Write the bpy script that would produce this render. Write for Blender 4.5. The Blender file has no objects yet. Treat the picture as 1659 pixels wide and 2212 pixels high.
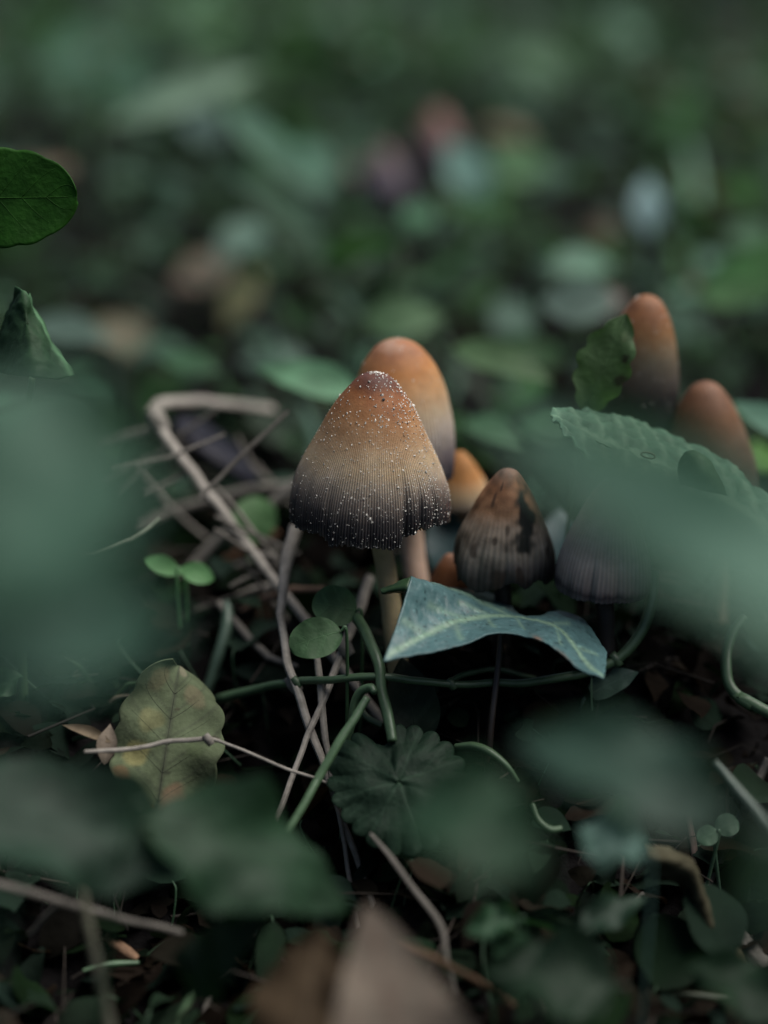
import bpy, math, random
import numpy as np
from mathutils import Vector, noise as mnoise

random.seed(11)
rng = np.random.default_rng(11)
sc = bpy.context.scene
C = sc.collection

# ------------------------------------------------------------------ camera
LENS, SENS_W, SENS_H = 60.0, 24.0, 32.0
PITCH = math.radians(20.0)
CAMZ = 0.154
VW, VH = 1659.0, 2212.0
FOCUS, FSTOP = 0.3425, 3.8
cd = bpy.data.cameras.new('camera')
cam = bpy.data.objects.new('camera', cd)
C.objects.link(cam)
sc.camera = cam
cam.location = (0, 0, CAMZ)
cam.rotation_euler = (math.pi / 2 - PITCH, 0, 0)
cd.sensor_fit = 'VERTICAL'
cd.sensor_height = SENS_H
cd.sensor_width = SENS_W
cd.lens = LENS
cd.clip_start = 0.004
cd.clip_end = 400
cd.dof.use_dof = True
cd.dof.focus_distance = FOCUS
cd.dof.aperture_fstop = FSTOP
cd.dof.aperture_blades = 0

# ------------------------------------------------------------------ light
SUN_EL, SUN_AZ = math.radians(64), math.radians(80)     # azimuth from +Y (behind the mushrooms) towards +X
w = bpy.data.worlds.new('World')
sc.world = w
w.use_nodes = True
nt = w.node_tree
sky = nt.nodes.new('ShaderNodeTexSky')
sky.sky_type = 'NISHITA'
sky.sun_disc = False
sky.sun_elevation = SUN_EL
sky.sun_rotation = SUN_AZ
sky.air_density = 1.0
sky.dust_density = 4.0
sky.ozone_density = 1.0
bg = nt.nodes['Background']
bg.inputs['Strength'].default_value = 0.05
nt.links.new(sky.outputs[0], bg.inputs[0])
sl = bpy.data.lights.new('sun', 'SUN')
sl.energy = 3.2
sl.angle = math.radians(55)
sl.color = (1.0, 0.97, 0.92)
so = bpy.data.objects.new('sun', sl)
C.objects.link(so)
sd = Vector((math.sin(SUN_AZ) * math.cos(SUN_EL), math.cos(SUN_AZ) * math.cos(SUN_EL), math.sin(SUN_EL)))
so.rotation_euler = sd.to_track_quat('Z', 'Y').to_euler()
so.location = sd * 3
sc.view_settings.view_transform = 'Standard'
sc.view_settings.look = 'None'
sc.view_settings.gamma = 1
sc.view_settings.use_curve_mapping = False
sc.view_settings.exposure = 0.56
sc.cycles.max_bounces = 6
sc.cycles.diffuse_bounces = 3
sc.cycles.glossy_bounces = 2
sc.cycles.transmission_bounces = 3

# ------------------------------------------------------------------ geometry helpers
FWD = np.array([0, math.cos(PITCH), -math.sin(PITCH)])
UPV = np.array([0, math.sin(PITCH), math.cos(PITCH)])
RGT = np.array([1.0, 0, 0])
CAMP = np.array([0, 0, CAMZ])
ZUP = np.array([0, 0, 1.0])


def k(D):
    return D * SENS_W / LENS / VW


def P(u, v, D):
    """Point of the place seen at photograph position (u, v), D metres from the lens plane."""
    return CAMP + D * FWD + (u - VW / 2) * k(D) * RGT - (v - VH / 2) * k(D) * UPV


def nrm(a):
    a = np.asarray(a, float)
    return a / (np.linalg.norm(a, axis=-1, keepdims=True) + 1e-12)


def n3(p, s, o=0.0):
    return mnoise.noise(Vector((p[0] * s + o, p[1] * s + o * 1.7, p[2] * s - o)))


def sstep(a, b, x):
    t = np.clip((x - a) / (b - a), 0, 1)
    return t * t * (3 - 2 * t)


def lin(r, g, b):
    f = lambda c: (c / 255 / 12.92) if c / 255 <= 0.04045 else ((c / 255 + 0.055) / 1.055) ** 2.4
    return np.array([f(r), f(g), f(b)])


def ground_z(x, y):
    x = np.asarray(x, float)
    y = np.asarray(y, float)
    z = -0.034 * (1 - sstep(0.272, 0.345, y + 0.012 * np.sin(x * 60)))
    z = z + 0.0022 * np.sin(x * 70 + 1.3 * np.sin(y * 50)) + 0.0018 * np.sin(y * 95 + x * 40)
    z = z + 0.012 * np.sin(x * 9 + 2) * sstep(0.4, 0.9, y) + 0.010 * np.sin(y * 8 + x * 3) * sstep(0.4, 0.9, y)
    z = z + 0.085 * np.maximum(y - 1.3, 0) ** 1.0 * sstep(1.3, 2.2, y)
    return z


def crom(pts, n):
    """Catmull-Rom through pts, n samples; parameter uniform in control index."""
    pts = np.asarray(pts, float)
    m = len(pts)
    if m == 2:
        t = np.linspace(0, 1, n)[:, None]
        return pts[0] * (1 - t) + pts[1] * t
    ext = np.vstack([2 * pts[0] - pts[1], pts, 2 * pts[-1] - pts[-2]])
    u = np.linspace(0, m - 1, n)
    i = np.minimum(u.astype(int), m - 2)
    f = (u - i)[:, None]
    p0, p1, p2, p3 = ext[i], ext[i + 1], ext[i + 2], ext[i + 3]
    return 0.5 * (2 * p1 + (p2 - p0) * f + (2 * p0 - 5 * p1 + 4 * p2 - p3) * f ** 2 + (3 * p1 - p0 - 3 * p2 + p3) * f ** 3)


def make_mesh(name, verts, faces, cols=None, smooth=True):
    me = bpy.data.meshes.new(name)
    verts = np.asarray(verts, np.float32)
    if isinstance(faces, np.ndarray):
        n, kk = faces.shape
        me.vertices.add(len(verts))
        me.vertices.foreach_set('co', verts.ravel())
        me.loops.add(n * kk)
        me.loops.foreach_set('vertex_index', faces.astype(np.int32).ravel())
        me.polygons.add(n)
        me.polygons.foreach_set('loop_start', np.arange(0, n * kk, kk, dtype=np.int32))
        me.polygons.foreach_set('loop_total', np.full(n, kk, np.int32))
        me.update(calc_edges=True)
    else:
        me.from_pydata([tuple(map(float, q)) for q in verts], [], faces)
    if cols is not None:
        cols = np.asarray(cols, np.float32)
        if cols.ndim == 1:
            cols = np.tile(cols, (len(verts), 1))
        a = me.color_attributes.new('col', 'FLOAT_COLOR', 'POINT')
        a.data.foreach_set('color', np.hstack([cols, np.ones((len(cols), 1), np.float32)]).astype(np.float32).ravel())
    if smooth:
        me.polygons.foreach_set('use_smooth', np.ones(len(me.polygons), bool))
    me.validate()
    return me


def grid_faces(n, m, wrap=False):
    i, j = np.meshgrid(np.arange(n - 1), np.arange(m if wrap else m - 1), indexing='ij')
    j2 = (j + 1) % m
    return np.stack([i * m + j, i * m + j2, (i + 1) * m + j2, (i + 1) * m + j], -1).reshape(-1, 4)


def tag(o, label=None, cat=None, group=None, kind=None):
    if label:
        o['label'] = label
    if cat:
        o['category'] = cat
    if group:
        o['group'] = group
    if kind:
        o['kind'] = kind
    return o


def thing(name, label, cat, loc, group=None):
    o = bpy.data.objects.new(name, None)
    o.empty_display_size = 0.005
    C.objects.link(o)
    o.location = tuple(map(float, loc))
    return tag(o, label, cat, group)


def part(name, me, mat, root=None, label=None, kind=None, solid=0.0):
    """mesh given in world space -> child object in root space"""
    o = bpy.data.objects.new(name, me)
    C.objects.link(o)
    if not me.materials:
        me.materials.append(mat)
    if root is not None:
        r = root
        off = np.zeros(3)
        while r is not None:
            off += np.array(r.location)
            r = r.parent
        co = np.empty(len(me.vertices) * 3, np.float32)
        me.vertices.foreach_get('co', co)
        me.vertices.foreach_set('co', (co.reshape(-1, 3) - off).astype(np.float32).ravel())
        me.update()
        o.parent = root
    if solid:
        md = o.modifiers.new('thickness', 'SOLIDIFY')
        md.thickness = solid
        md.offset = -1
    return tag(o, label, None, None, kind)


def tube_mesh(name, pts, rad, col, n=24, seg=8, ridges=0.0, flat=1.0, jit=0.0, colvar=0.12, seed=0, twist=0.0):
    pts = crom(pts, n)
    if jit:
        pts = pts + np.array([[n3(p, 170, 3 + seed), n3(p, 170, 9 + seed), n3(p, 170, 15 + seed)] for p in pts]) * jit
    rad = np.interp(np.linspace(0, 1, n), np.linspace(0, 1, len(np.atleast_1d(rad))), np.atleast_1d(rad))
    tan = nrm(np.gradient(pts, axis=0))
    ref = np.array([0.3, -0.8, 0.5])
    V, Cc = [], []
    prev = None
    for i in range(n):
        a = np.cross(tan[i], ref if prev is None else prev)
        a = nrm(a)
        b = np.cross(a, tan[i])
        prev = b
        for j in range(seg):
            th = 2 * math.pi * j / seg + twist * i / n
            rr = rad[i] * (1 + (ridges * (1 if j % 2 else -1))) * (1 + 0.06 * n3(pts[i], 300, j * 2.0 + seed))
            V.append(pts[i] + rr * (math.cos(th) * a + flat * math.sin(th) * b))
            cv = 1 + colvar * (n3(pts[i], 120, seed) + 0.6 * n3(pts[i], 420, j * 3.1 + seed)) + (0.12 * (1 if j % 2 else -1) if ridges else 0)
            Cc.append(np.asarray(col) * max(cv, 0.2))
    F = [tuple(f) for f in grid_faces(n, seg, True)]
    F.append(tuple(range(seg - 1, -1, -1)))
    F.append(tuple(range((n - 1) * seg, n * seg)))
    return make_mesh(name, V, F, np.array(Cc))


# ------------------------------------------------------------------ materials (colour lives in the mesh attribute 'col')
def material(name, rough=0.5, spec=0.5, transl=0.0, tcol=(1.4, 1.6, 0.8), bump=0.0, bscale=900, mott=0.25, mscale=220,
             coat=0.0, sss=0.0, sheen=0.0, stretch=None):
    m = bpy.data.materials.new(name)
    m.use_nodes = True
    t = m.node_tree
    N, L = t.nodes, t.links
    pb = N['Principled BSDF']
    at = N.new('ShaderNodeAttribute')
    at.attribute_name = 'col'
    tc = N.new('ShaderNodeTexCoord')
    vec = tc.outputs['Object']
    if stretch:
        mp = N.new('ShaderNodeMapping')
        mp.inputs['Scale'].default_value = stretch
        L.new(vec, mp.inputs[0])
        vec = mp.outputs[0]
    no = N.new('ShaderNodeTexNoise')
    no.inputs['Scale'].default_value = mscale
    no.inputs['Detail'].default_value = 6
    no.inputs['Roughness'].default_value = 0.65
    L.new(vec, no.inputs['Vector'])
    mr = N.new('ShaderNodeMapRange')
    mr.inputs['From Min'].default_value = 0.3
    mr.inputs['From Max'].default_value = 0.7
    mr.inputs['To Min'].default_value = 1 - mott
    mr.inputs['To Max'].default_value = 1 + mott
    L.new(no.outputs[0], mr.inputs[0])
    mx = N.new('ShaderNodeVectorMath')
    mx.operation = 'SCALE'
    L.new(at.outputs['Color'], mx.inputs[0])
    L.new(mr.outputs[0], mx.inputs['Scale'])
    L.new(mx.outputs[0], pb.inputs['Base Color'])
    pb.inputs['Roughness'].default_value = rough
    pb.inputs['Specular IOR Level'].default_value = spec
    if coat:
        pb.inputs['Coat Weight'].default_value = coat
        pb.inputs['Coat Roughness'].default_value = 0.35
    if sheen:
        pb.inputs['Sheen Weight'].default_value = sheen
    if sss:
        pb.inputs['Subsurface Weight'].default_value = sss
        pb.inputs['Subsurface Radius'].default_value = (1.0, 0.5, 0.25)
        pb.inputs['Subsurface Scale'].default_value = 0.0012
    if bump:
        n2 = N.new('ShaderNodeTexNoise')
        n2.inputs['Scale'].default_value = bscale
        n2.inputs['Detail'].default_value = 5
        L.new(vec, n2.inputs['Vector'])
        bp = N.new('ShaderNodeBump')
        bp.inputs['Strength'].default_value = 0.6
        bp.inputs['Distance'].default_value = bump
        L.new(n2.outputs[0], bp.inputs['Height'])
        L.new(bp.outputs[0], pb.inputs['Normal'])
    if transl:
        tr = N.new('ShaderNodeBsdfTranslucent')
        tm = N.new('ShaderNodeVectorMath')
        tm.operation = 'MULTIPLY'
        tm.inputs[1].default_value = tcol
        L.new(mx.outputs[0], tm.inputs[0])
        L.new(tm.outputs[0], tr.inputs[0])
        ms = N.new('ShaderNodeMixShader')
        ms.inputs[0].default_value = transl
        L.new(pb.outputs[0], ms.inputs[1])
        L.new(tr.outputs[0], ms.inputs[2])
        L.new(ms.outputs[0], N['Material Output'].inputs[0])
    return m


M = {
    'leaf': material('leaf_green', 0.55, 0.2, 0.28, bump=0.0004, bscale=500, mott=0.38, mscale=95),
    'ivy': material('ivy_waxy', 0.42, 0.3, 0.10, bump=0.0002, bscale=900, mott=0.16, mscale=260),
    'fgleaf': material('leaf_mottled', 0.55, 0.2, 0.28, bump=0.0004, bscale=500, mott=0.5, mscale=38),
    'matt': material('leaf_matt', 0.6, 0.18, 0.3, bump=0.0004, bscale=900, mott=0.25, mscale=240),
    'dead': material('dead_leaf', 0.8, 0.05, 0.22, (1.2, 1.0, 0.7), bump=0.0004, bscale=700, mott=0.3, mscale=200),
    'dry': material('dry_stem', 0.75, 0.15, 0.0, bump=0.0002, bscale=1500, mott=0.3, mscale=500),
    'vine': material('green_stem', 0.42, 0.5, 0.0, bump=0.0001, bscale=1200, mott=0.2, mscale=300),
    'cap': material('mushroom_cap', 0.6, 0.22, 0.0, bump=0.00012, bscale=2200, mott=0.13, mscale=420, sss=0.15),
    'stem': material('mushroom_stem', 0.6, 0.35, 0.0, bump=0.00012, bscale=900, mott=0.12, mscale=500, sss=0.3),
    'fleck': material('mica_fleck', 0.55, 0.5, 0.0, mott=0.25, mscale=3000),
    'soil': material('soil', 0.95, 0.06, 0.0, bump=0.004, bscale=260, mott=0.55, mscale=330),
    'stone': material('stone', 0.55, 0.2, 0.0, bump=0.0003, bscale=300, mott=0.3, mscale=150),
    'bark': material('bark', 0.8, 0.25, 0.0, bump=0.0008, bscale=500, mott=0.45, mscale=300),
}

# ------------------------------------------------------------------ builders
def to_ground(p, lean=(0, 0), sink=0.004):
    x, y = p[0] + lean[0], p[1] + lean[1]
    return np.array([x, y, float(ground_z(x, y)) - sink])


SHAPES = {
    'ovate': lambda s: np.sin(np.pi * np.clip(s, 0, 1) ** 0.72) ** 0.85,
    'elliptic': lambda s: np.sin(np.pi * s) ** 0.75,
    'round': lambda s: np.sqrt(np.clip(1 - (2 * s - 1) ** 2, 0, 1)),
    'pointed': lambda s: np.where(s < 0.25, 0.7 + 0.3 * np.sin(np.pi / 2 * s / 0.25), np.clip(1 - (s - 0.25) / 0.75, 0, 1) ** 0.8),
    'lance': lambda s: np.sin(np.pi * s ** 0.8) ** 1.1,
    'blade': lambda s: np.clip(np.minimum(s * 14, (1 - s) * 2.2), 0, 1) ** 0.8,
    'heart': lambda s: np.where(s < 0.22, 0.55 + 0.45 * np.sin(np.pi / 2 * s / 0.22), np.cos(np.pi / 2 * (s - 0.22) / 0.78) ** 0.72),
}


def vein_part(root, name, pts, rad, col, mat, lift=0.00006):
    return part(name, tube_mesh(name, pts, rad, col, n=14, seg=5, colvar=0.05), M[mat], root)


def leaf(name, label, cat, b, t, w, shape='ovate', f=0.4, col=(0.05, 0.09, 0.05), mat='leaf', group=None,
         droop=0.12, cup=0.1, wave=0.03, serr=(0, 0.0), res=(16, 8), veins=0, vcol=None, petiole=True, pet_lean=(0, 0),
         pet_col=None, twist=0.0, blotch=None, solid=0.0, roll=0.0, vein_w=1.0):
    B, T = P(*b), P(*t)
    Dm = 0.5 * (b[2] + t[2])
    L = np.linalg.norm(T - B)
    a = nrm(T - B)
    mid = (B + T) / 2
    tc = nrm(CAMP - mid)
    n0 = nrm(ZUP * (1 - f) + tc * f)
    side = nrm(np.cross(a, n0))
    if roll:
        nn = np.cross(side, a)
        side = side * math.cos(roll) + nn * math.sin(roll)
    nn = nrm(np.cross(side, a))
    ap = nrm(a - tc * np.dot(a, tc))
    q = side - tc * np.dot(side, tc)
    q = np.linalg.norm(q - ap * np.dot(q, ap))
    W = w * k(Dm) / max(q, 0.4)
    sd_ = random.uniform(0, 50)
    S = SHAPES[shape]

    def pos(s, tt):
        s = np.asarray(s, float)
        tt = np.asarray(tt, float)
        ww = S(s)
        if serr[0]:
            ww = ww * (1 + serr[1] * (np.abs(np.sin(np.pi * serr[0] * s)) - 0.6) * np.abs(tt) ** 4)
        ang = twist * (s - 0.5)
        x = ww * tt * W / 2
        sv = side * np.cos(ang)[..., None] + nn * np.sin(ang)[..., None]
        h = -droop * L * ((s - 0.45) ** 2 * 2.2) + cup * W * (ww * tt) ** 2 * 0.6
        h = h + wave * W * (np.sin(s * 9 + sd_) * tt ** 2 * np.sign(tt) + 0.5 * np.sin(s * 17 + sd_ * 2 + tt * 2) * np.abs(tt))
        return B + a * (s * L)[..., None] + sv * x[..., None] + nn * h[..., None]

    ns, nt_ = res
    s = np.linspace(0.0, 1.0, ns)
    s = 0.5 * s + 0.5 * (0.5 - 0.5 * np.cos(np.pi * s))
    tt = np.linspace(-1, 1, nt_)
    ss, tg = np.meshgrid(s, tt, indexing='ij')
    s_c = np.clip(ss, 0.004, 0.996)
    V = pos(s_c, tg).reshape(-1, 3)
    col = np.asarray(col, float)
    vc = col * 1.7 + 0.01 if vcol is None else np.asarray(vcol)
    cc = np.tile(col, (len(V), 1))
    if ns > 24:
        sv_, tv_ = ss.ravel(), tg.ravel()
        m = np.exp(-(tv_ / 0.05) ** 2) * 0.7
        if veins:
            ph = (sv_ - np.abs(tv_) * 0.28) * veins
            d = np.abs(ph - np.round(ph)) / veins
            m = np.maximum(m, np.exp(-(d / 0.011) ** 2) * 0.5)
        noi = np.array([n3(p, 400, sd_) for p in V])
        cc = cc * (1 + 0.16 * noi)[:, None]
        cc = cc * (1 - m[:, None]) + vc * m[:, None]
        if blotch:
            for bs, bt, br, bc, bk in blotch:
                d = np.sqrt(((sv_ - bs) * L / W * 2) ** 2 + (tv_ - bt) ** 2) + 0.25 * br * noi
                mm = (1 - sstep(br * 0.6, br, d)) * bk
                cc = cc * (1 - mm[:, None]) + np.asarray(bc) * mm[:, None]
    root = thing(name, label, cat, to_ground(B, pet_lean) if petiole else B, group)
    part('blade', make_mesh('blade', V, grid_faces(ns, nt_), cc), M[mat], root, solid=solid)
    sm = np.linspace(0.02, 0.94, 10)
    rw = 0.011 * W * vein_w
    part('midrib', tube_mesh('midrib', pos(sm, np.zeros(10)), [rw, rw * 0.35], vc, n=16, seg=5, colvar=0.05), M[mat], root)
    if veins:
        for i in range(1, veins):
            for sg in (-1, 1):
                s0 = i / veins - 0.04
                tl = np.linspace(0, 0.8, 7)
                part('side_vein', tube_mesh('side_vein', pos(np.clip(s0 + tl * 0.28, 0, 0.98), sg * tl), [rw * 0.5, rw * 0.15], vc, n=10, seg=4, colvar=0.05), M[mat], root)
    if petiole:
        g = to_ground(B, pet_lean)
        dv = -a * L * 0.16
        pts = [B + a * L * 0.01, B + dv * 0.6 + np.array([0, 0, -0.001]), (B + dv) * 0.55 + g * 0.45, g]
        pr = max(0.00035, 0.016 * W)
        part('petiole', tube_mesh('petiole', pts, [pr * 0.8, pr], col * 1.1 if pet_col is None else pet_col, n=18, seg=7), M['vine'], root)
    return root


def patch_surface(rows):
    R = [crom(np.array([P(*q) for q in r]), 60) for r in rows]
    R = np.array(R)                                    # rows x 60 x 3

    def samp(nr, ncol):
        cols = [crom(R[:, j], nr) for j in range(60)]
        A = np.array(cols).transpose(1, 0, 2)          # nr x 60 x 3
        out = np.array([crom_lin(A[i], ncol) for i in range(nr)])
        return out
    return samp


def crom_lin(a, n):
    u = np.linspace(0, len(a) - 1, n)
    i = np.minimum(u.astype(int), len(a) - 2)
    f = (u - i)[:, None]
    return a[i] * (1 - f) + a[i + 1] * f


def patch(name, rows, res, mat, root, colfn, rough=0.0, rs=300, edge=0.0, solid=0.0002):
    S = patch_surface(rows)
    G = S(*res)
    gx = np.gradient(G, axis=0)
    gy = np.gradient(G, axis=1)
    nn = nrm(np.cross(gx, gy))
    s, t = np.meshgrid(np.linspace(0, 1, res[0]), np.linspace(0, 1, res[1]), indexing='ij')
    V = G.reshape(-1, 3)
    noi = np.array([n3(p, rs, 4.2) + 0.5 * n3(p, rs * 2.7, 1.2) for p in V])
    V = V + nn.reshape(-1, 3) * (noi * rough)[:, None]
    cc = colfn(s.ravel(), t.ravel(), noi, V)
    me = make_mesh(name, V, grid_faces(*res), cc)
    o = part(name, me, M[mat], root, solid=solid)
    G2 = V.reshape(res[0], res[1], 3)

    def at(ss, tt):
        i = int(round(ss * (res[0] - 1)))
        j = int(round(tt * (res[1] - 1)))
        return G2[i, j] + nn[i, j] * 0
    return o, at


EGG = [(0, 0), (.012, .17), (.04, .33), (.09, .47), (.2, .67), (.35, .83), (.5, .92), (.65, .985), (.8, 1), (.92, .985), (1, .96)]
BELL = [(0, 0), (6 / 336, 26 / 174), (18 / 336, 42 / 174), (36 / 336, 57 / 174), (65 / 336, 79 / 174), (99 / 336, 99 / 174), (130 / 336, 114 / 174),
        (164 / 336, 131 / 174), (193 / 336, 145 / 174), (226 / 336, 158 / 174), (263 / 336, 168.5 / 174), (307 / 336, 174 / 174), (1, 173 / 174)]


def mushroom(label, apex, R, H, lean=(0, 0), prof=BELL, ramp=None, nr=60, na=160, ridges=90, ramp_amp=0.012, lobes=0.03,
             margin=None, creases=(), flecks=0, fleck_r=(0.00010, 0.0002), stem_px=(), stem_w=44, stem_col=(0.2, 0.17, 0.1), blot=None,
             group='ink cap mushrooms growing in the cluster', seed=1, name='mushroom', gills=True, mottle=0.1, rib_c=0.14, lop=0.03):
    A = P(*apex)
    kk = k(apex[2] + 0.5 * H * k(apex[2]) * 0.342)
    Rm, Hm = R * kk, H * kk
    ax = nrm(np.array([lean[0], lean[1], 1.0]))         # up the cap's own axis
    e1 = nrm(RGT - ax * np.dot(RGT, ax))
    e2 = nrm(np.cross(e1, ax))                          # towards the viewer
    if np.dot(e2, [0, -1, 0]) < 0:
        e2 = -e2
    pr = crom(np.array([(a, b) for a, b in prof]), 400)
    seg = np.r_[0, np.cumsum(np.hypot(np.diff(pr[:, 0] * Hm), np.diff(pr[:, 1] * Rm)))]
    seg /= seg[-1]
    ph = random.Random(seed)
    lob = [(ph.choice([3, 4, 5, 7]), ph.uniform(0, 6.28), ph.uniform(0.5, 1)) for _ in range(4)]

    def surf(t, th):
        t = np.asarray(t, float)
        th = np.asarray(th, float)
        h = np.interp(t, seg, pr[:, 0]) * Hm
        r = np.interp(t, seg, pr[:, 1]) * Rm
        g = sstep(0.22, 0.75, t)
        rid = np.cos(th * ridges + 1.1 * np.sin(3 * th) + 0.8 * np.sin(t * 7 + 5 * th))
        r = r * (1 + ramp_amp * g * rid)
        lo = sum(a * np.sin(n * th + o) for n, o, a in lob) / 3
        r = r * (1 + lobes * sstep(0.55, 1.0, t) * lo)
        r = r * (1 + lop * np.sin(th + seed) * np.sin(np.pi * t) + 0.6 * lop * np.sin(2 * th + 2 * seed + 4 * t))
        for c0, wd, dep, t0 in creases:
            d = (th - c0 + math.pi) % (2 * math.pi) - math.pi
            r = r - dep * kk * np.exp(-(d / wd) ** 2) * sstep(t0, 1, t)
        if margin is not None:
            h = h + margin(th) * kk * sstep(0.55, 1.0, t)
        jag = 1.6 * np.sin(th * 61 + 2 * np.sin(th * 13)) + 1.4 * np.sin(th * 97)
        h = h + jag * kk * sstep(0.93, 1.0, t) * (1 if ridges > 100 else 0.8)
        return A - ax * h[..., None] + e1 * (r * np.cos(th))[..., None] + e2 * (r * np.sin(th))[..., None], rid * g

    tr = np.linspace(0.0, 1, nr) ** 1.0
    tr[0] = 0.0015
    thv = np.linspace(0, 2 * math.pi, na, endpoint=False)
    T, TH = np.meshgrid(tr, thv, indexing='ij')
    V, rid = surf(T, TH)
    V = V.reshape(-1, 3)
    hh = np.interp(T.ravel(), seg, pr[:, 0])
    rt = np.array([q[0] for q in ramp])
    rc = np.array([q[1] for q in ramp])
    noi = np.array([n3(p, 260, seed) + 0.5 * n3(p, 700, seed + 3) for p in V])
    hq = np.clip(hh + 0.045 * noi + 0.012 * np.sin(TH.ravel() * 2 + seed), 0, 1)
    cc = np.stack([np.interp(hq, rt, rc[:, i]) for i in range(3)], 1)
    cc = cc * (1 + mottle * noi + rib_c * rid.ravel())[:, None]
    if blot:
        cc = blot(V, T.ravel(), TH.ravel(), noi, cc)
    cc = np.clip(cc, 0.004, 1)
    # rim turned under, then the inner wall
    lip = V.reshape(nr, na, 3)[-1]
    ctr = A - ax * Hm
    rim = []
    for fr, up_ in ((0.985, -0.004), (0.965, 0.01), (0.93, 0.09), (0.7, 0.45)):
        rim.append(ctr + (lip - ctr) * fr + ax * Hm * up_)
    V2 = np.vstack([V] + rim)
    c2 = np.vstack([cc] + [cc[-na:] * 0.8] * 2 + [np.tile([0.02, 0.016, 0.015], (na, 1))] * 2)
    F = grid_faces(nr + 4, na, True)
    base = None
    sp = [A - ax * Hm * 0.55, A - ax * Hm * 0.8] + [P(*q) for q in stem_px]
    g = to_ground(sp[-1])
    sp.append(g)
    root = thing(name, label, 'mushroom', g + np.array([0, 0, 0.004]), group)
    part('cap', make_mesh('cap', V2, F, c2), M['cap'], root)
    sw = stem_w * kk / 2
    part('stem', tube_mesh('stem', sp, [sw * 0.85, sw, sw * 1.1], stem_col, n=30, seg=14, jit=0.0004, colvar=0.15, seed=seed), M['stem'], root)
    if gills:
        gv, gf, ng = [], [], 60
        for i in range(ng):
            th = 2 * math.pi * i / ng
            d = e1 * math.cos(th) + e2 * math.sin(th)
            o = len(gv)
            gv += [ctr + d * Rm * .86 + ax * Hm * .05, ctr + d * Rm * .5 + ax * Hm * .12, ctr + d * sw * 1.1 + ax * Hm * .3,
                   ctr + d * sw * 1.1 + ax * Hm * .6, ctr + d * Rm * .5 + ax * Hm * .55, ctr + d * Rm * .86 + ax * Hm * .16]
            gf.append([o, o + 1, o + 4, o + 5])
            gf.append([o + 1, o + 2, o + 3, o + 4])
        part('gills', make_mesh('gills', gv, gf, np.array([0.025, 0.02, 0.018]), False), M['cap'], root, kind='stuff')
    if flecks:
        ico_v = nrm(np.array([(x, y, z) for x in (-1, 1) for y in (-1, 1) for z in (-1, 1)] + [(1.3, 0, 0), (-1.3, 0, 0), (0, 1.3, 0), (0, -1.3, 0), (0, 0, 1.3), (0, 0, -1.3)], float))
        ico_f = []
        idx = {tuple(np.sign(v).astype(int)): i for i, v in enumerate([(x, y, z) for x in (-1, 1) for y in (-1, 1) for z in (-1, 1)])}
        for axn, sg, ci in ((0, 1, 8), (0, -1, 9), (1, 1, 10), (1, -1, 11), (2, 1, 12), (2, -1, 13)):
            oth = [q for q in range(3) if q != axn]
            ring = []
            for p_, q_ in ((1, 1), (-1, 1), (-1, -1), (1, -1)):
                kx = [0, 0, 0]
                kx[axn] = sg
                kx[oth[0]] = p_
                kx[oth[1]] = q_
                ring.append(idx[tuple(kx)])
            for i in range(4):
                ico_f.append((ring[i], ring[(i + 1) % 4], ci))
        ico_f = np.array(ico_f)
        fv, ff, fc, dv, df = [], [], [], [], []
        r2 = np.random.default_rng(seed)
        cnt = 0
        while cnt < flecks:
            t = r2.uniform(0.0, 1.0)
            th = r2.uniform(0, 2 * math.pi)
            x = math.cos(th)
            rr = np.interp(t, seg, pr[:, 1])
            if r2.uniform() > rr * 1.0 + (0.10 if t < .3 else 0):
                continue
            wgt = 0.5 + 0.32 * x
            if t < 0.3:
                wgt = 0.12 + 0.5 * sstep(-0.35, 0.55, x)
            if math.sin(th) < -0.2:
                wgt *= 0.6
            q, _ = surf(np.array([t]), np.array([th]))
            wgt *= (0.65 + 0.9 * (n3(q[0], 330, 7) + 0.35)) * (0.75 if t > 0.85 else 1)
            if r2.uniform() > wgt:
                continue
            sz = r2.uniform(*fleck_r) * (1.1 if t < 0.35 else 0.8) * (1.5 if r2.uniform() < 0.08 else 1)
            jj = ico_v * sz * (1 + 0.42 * r2.standard_normal((14, 1))) * r2.uniform(0.55, 1.35, 3)
            dark = x > 0.25 and 0.08 < t < 0.5 and r2.uniform() < 0.06
            tgt = (dv, df) if dark else (fv, ff)
            o = sum(len(a) for a in tgt[0])
            tgt[0].append(q + jj)
            tgt[1].append(ico_f + o)
            if not dark:
                fc.append(np.tile(np.array([0.66, 0.63, 0.57]) * r2.uniform(0.35, 1.1), (14, 1)))
            cnt += 1
        for i in range(46 if flecks > 500 else 0):       # crust left on the crown and powder along the margin
            t = r2.uniform(0, 0.035)
            th = r2.uniform(0, 6.28)
            q, _ = surf(np.array([t]), np.array([th]))
            jj = ico_v * r2.uniform(0.0001, 0.0002) * r2.uniform(0.6, 1.3, 3)
            o = sum(len(a) for a in fv)
            fv.append(q + jj)
            ff.append(ico_f + o)
            fc.append(np.tile(np.array([0.55, 0.52, 0.47]) * r2.uniform(0.5, 1.1), (14, 1)))
        for i in range(130 if flecks > 500 else 0):
            t = 1 - abs(r2.normal(0, 0.008))
            q, _ = surf(np.array([t]), np.array([r2.uniform(0, 6.28)]))
            jj = ico_v * r2.uniform(0.00005, 0.00013) * r2.uniform(0.6, 1.3, 3)
            o = sum(len(a) for a in fv)
            fv.append(q + jj)
            ff.append(ico_f + o)
            fc.append(np.tile(np.array([0.4, 0.42, 0.4]) * r2.uniform(0.4, 1.1), (14, 1)))
        part('flecks', make_mesh('flecks', np.vstack(fv), np.vstack(ff), np.vstack(fc), False), M['fleck'], root, kind='stuff')
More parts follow.
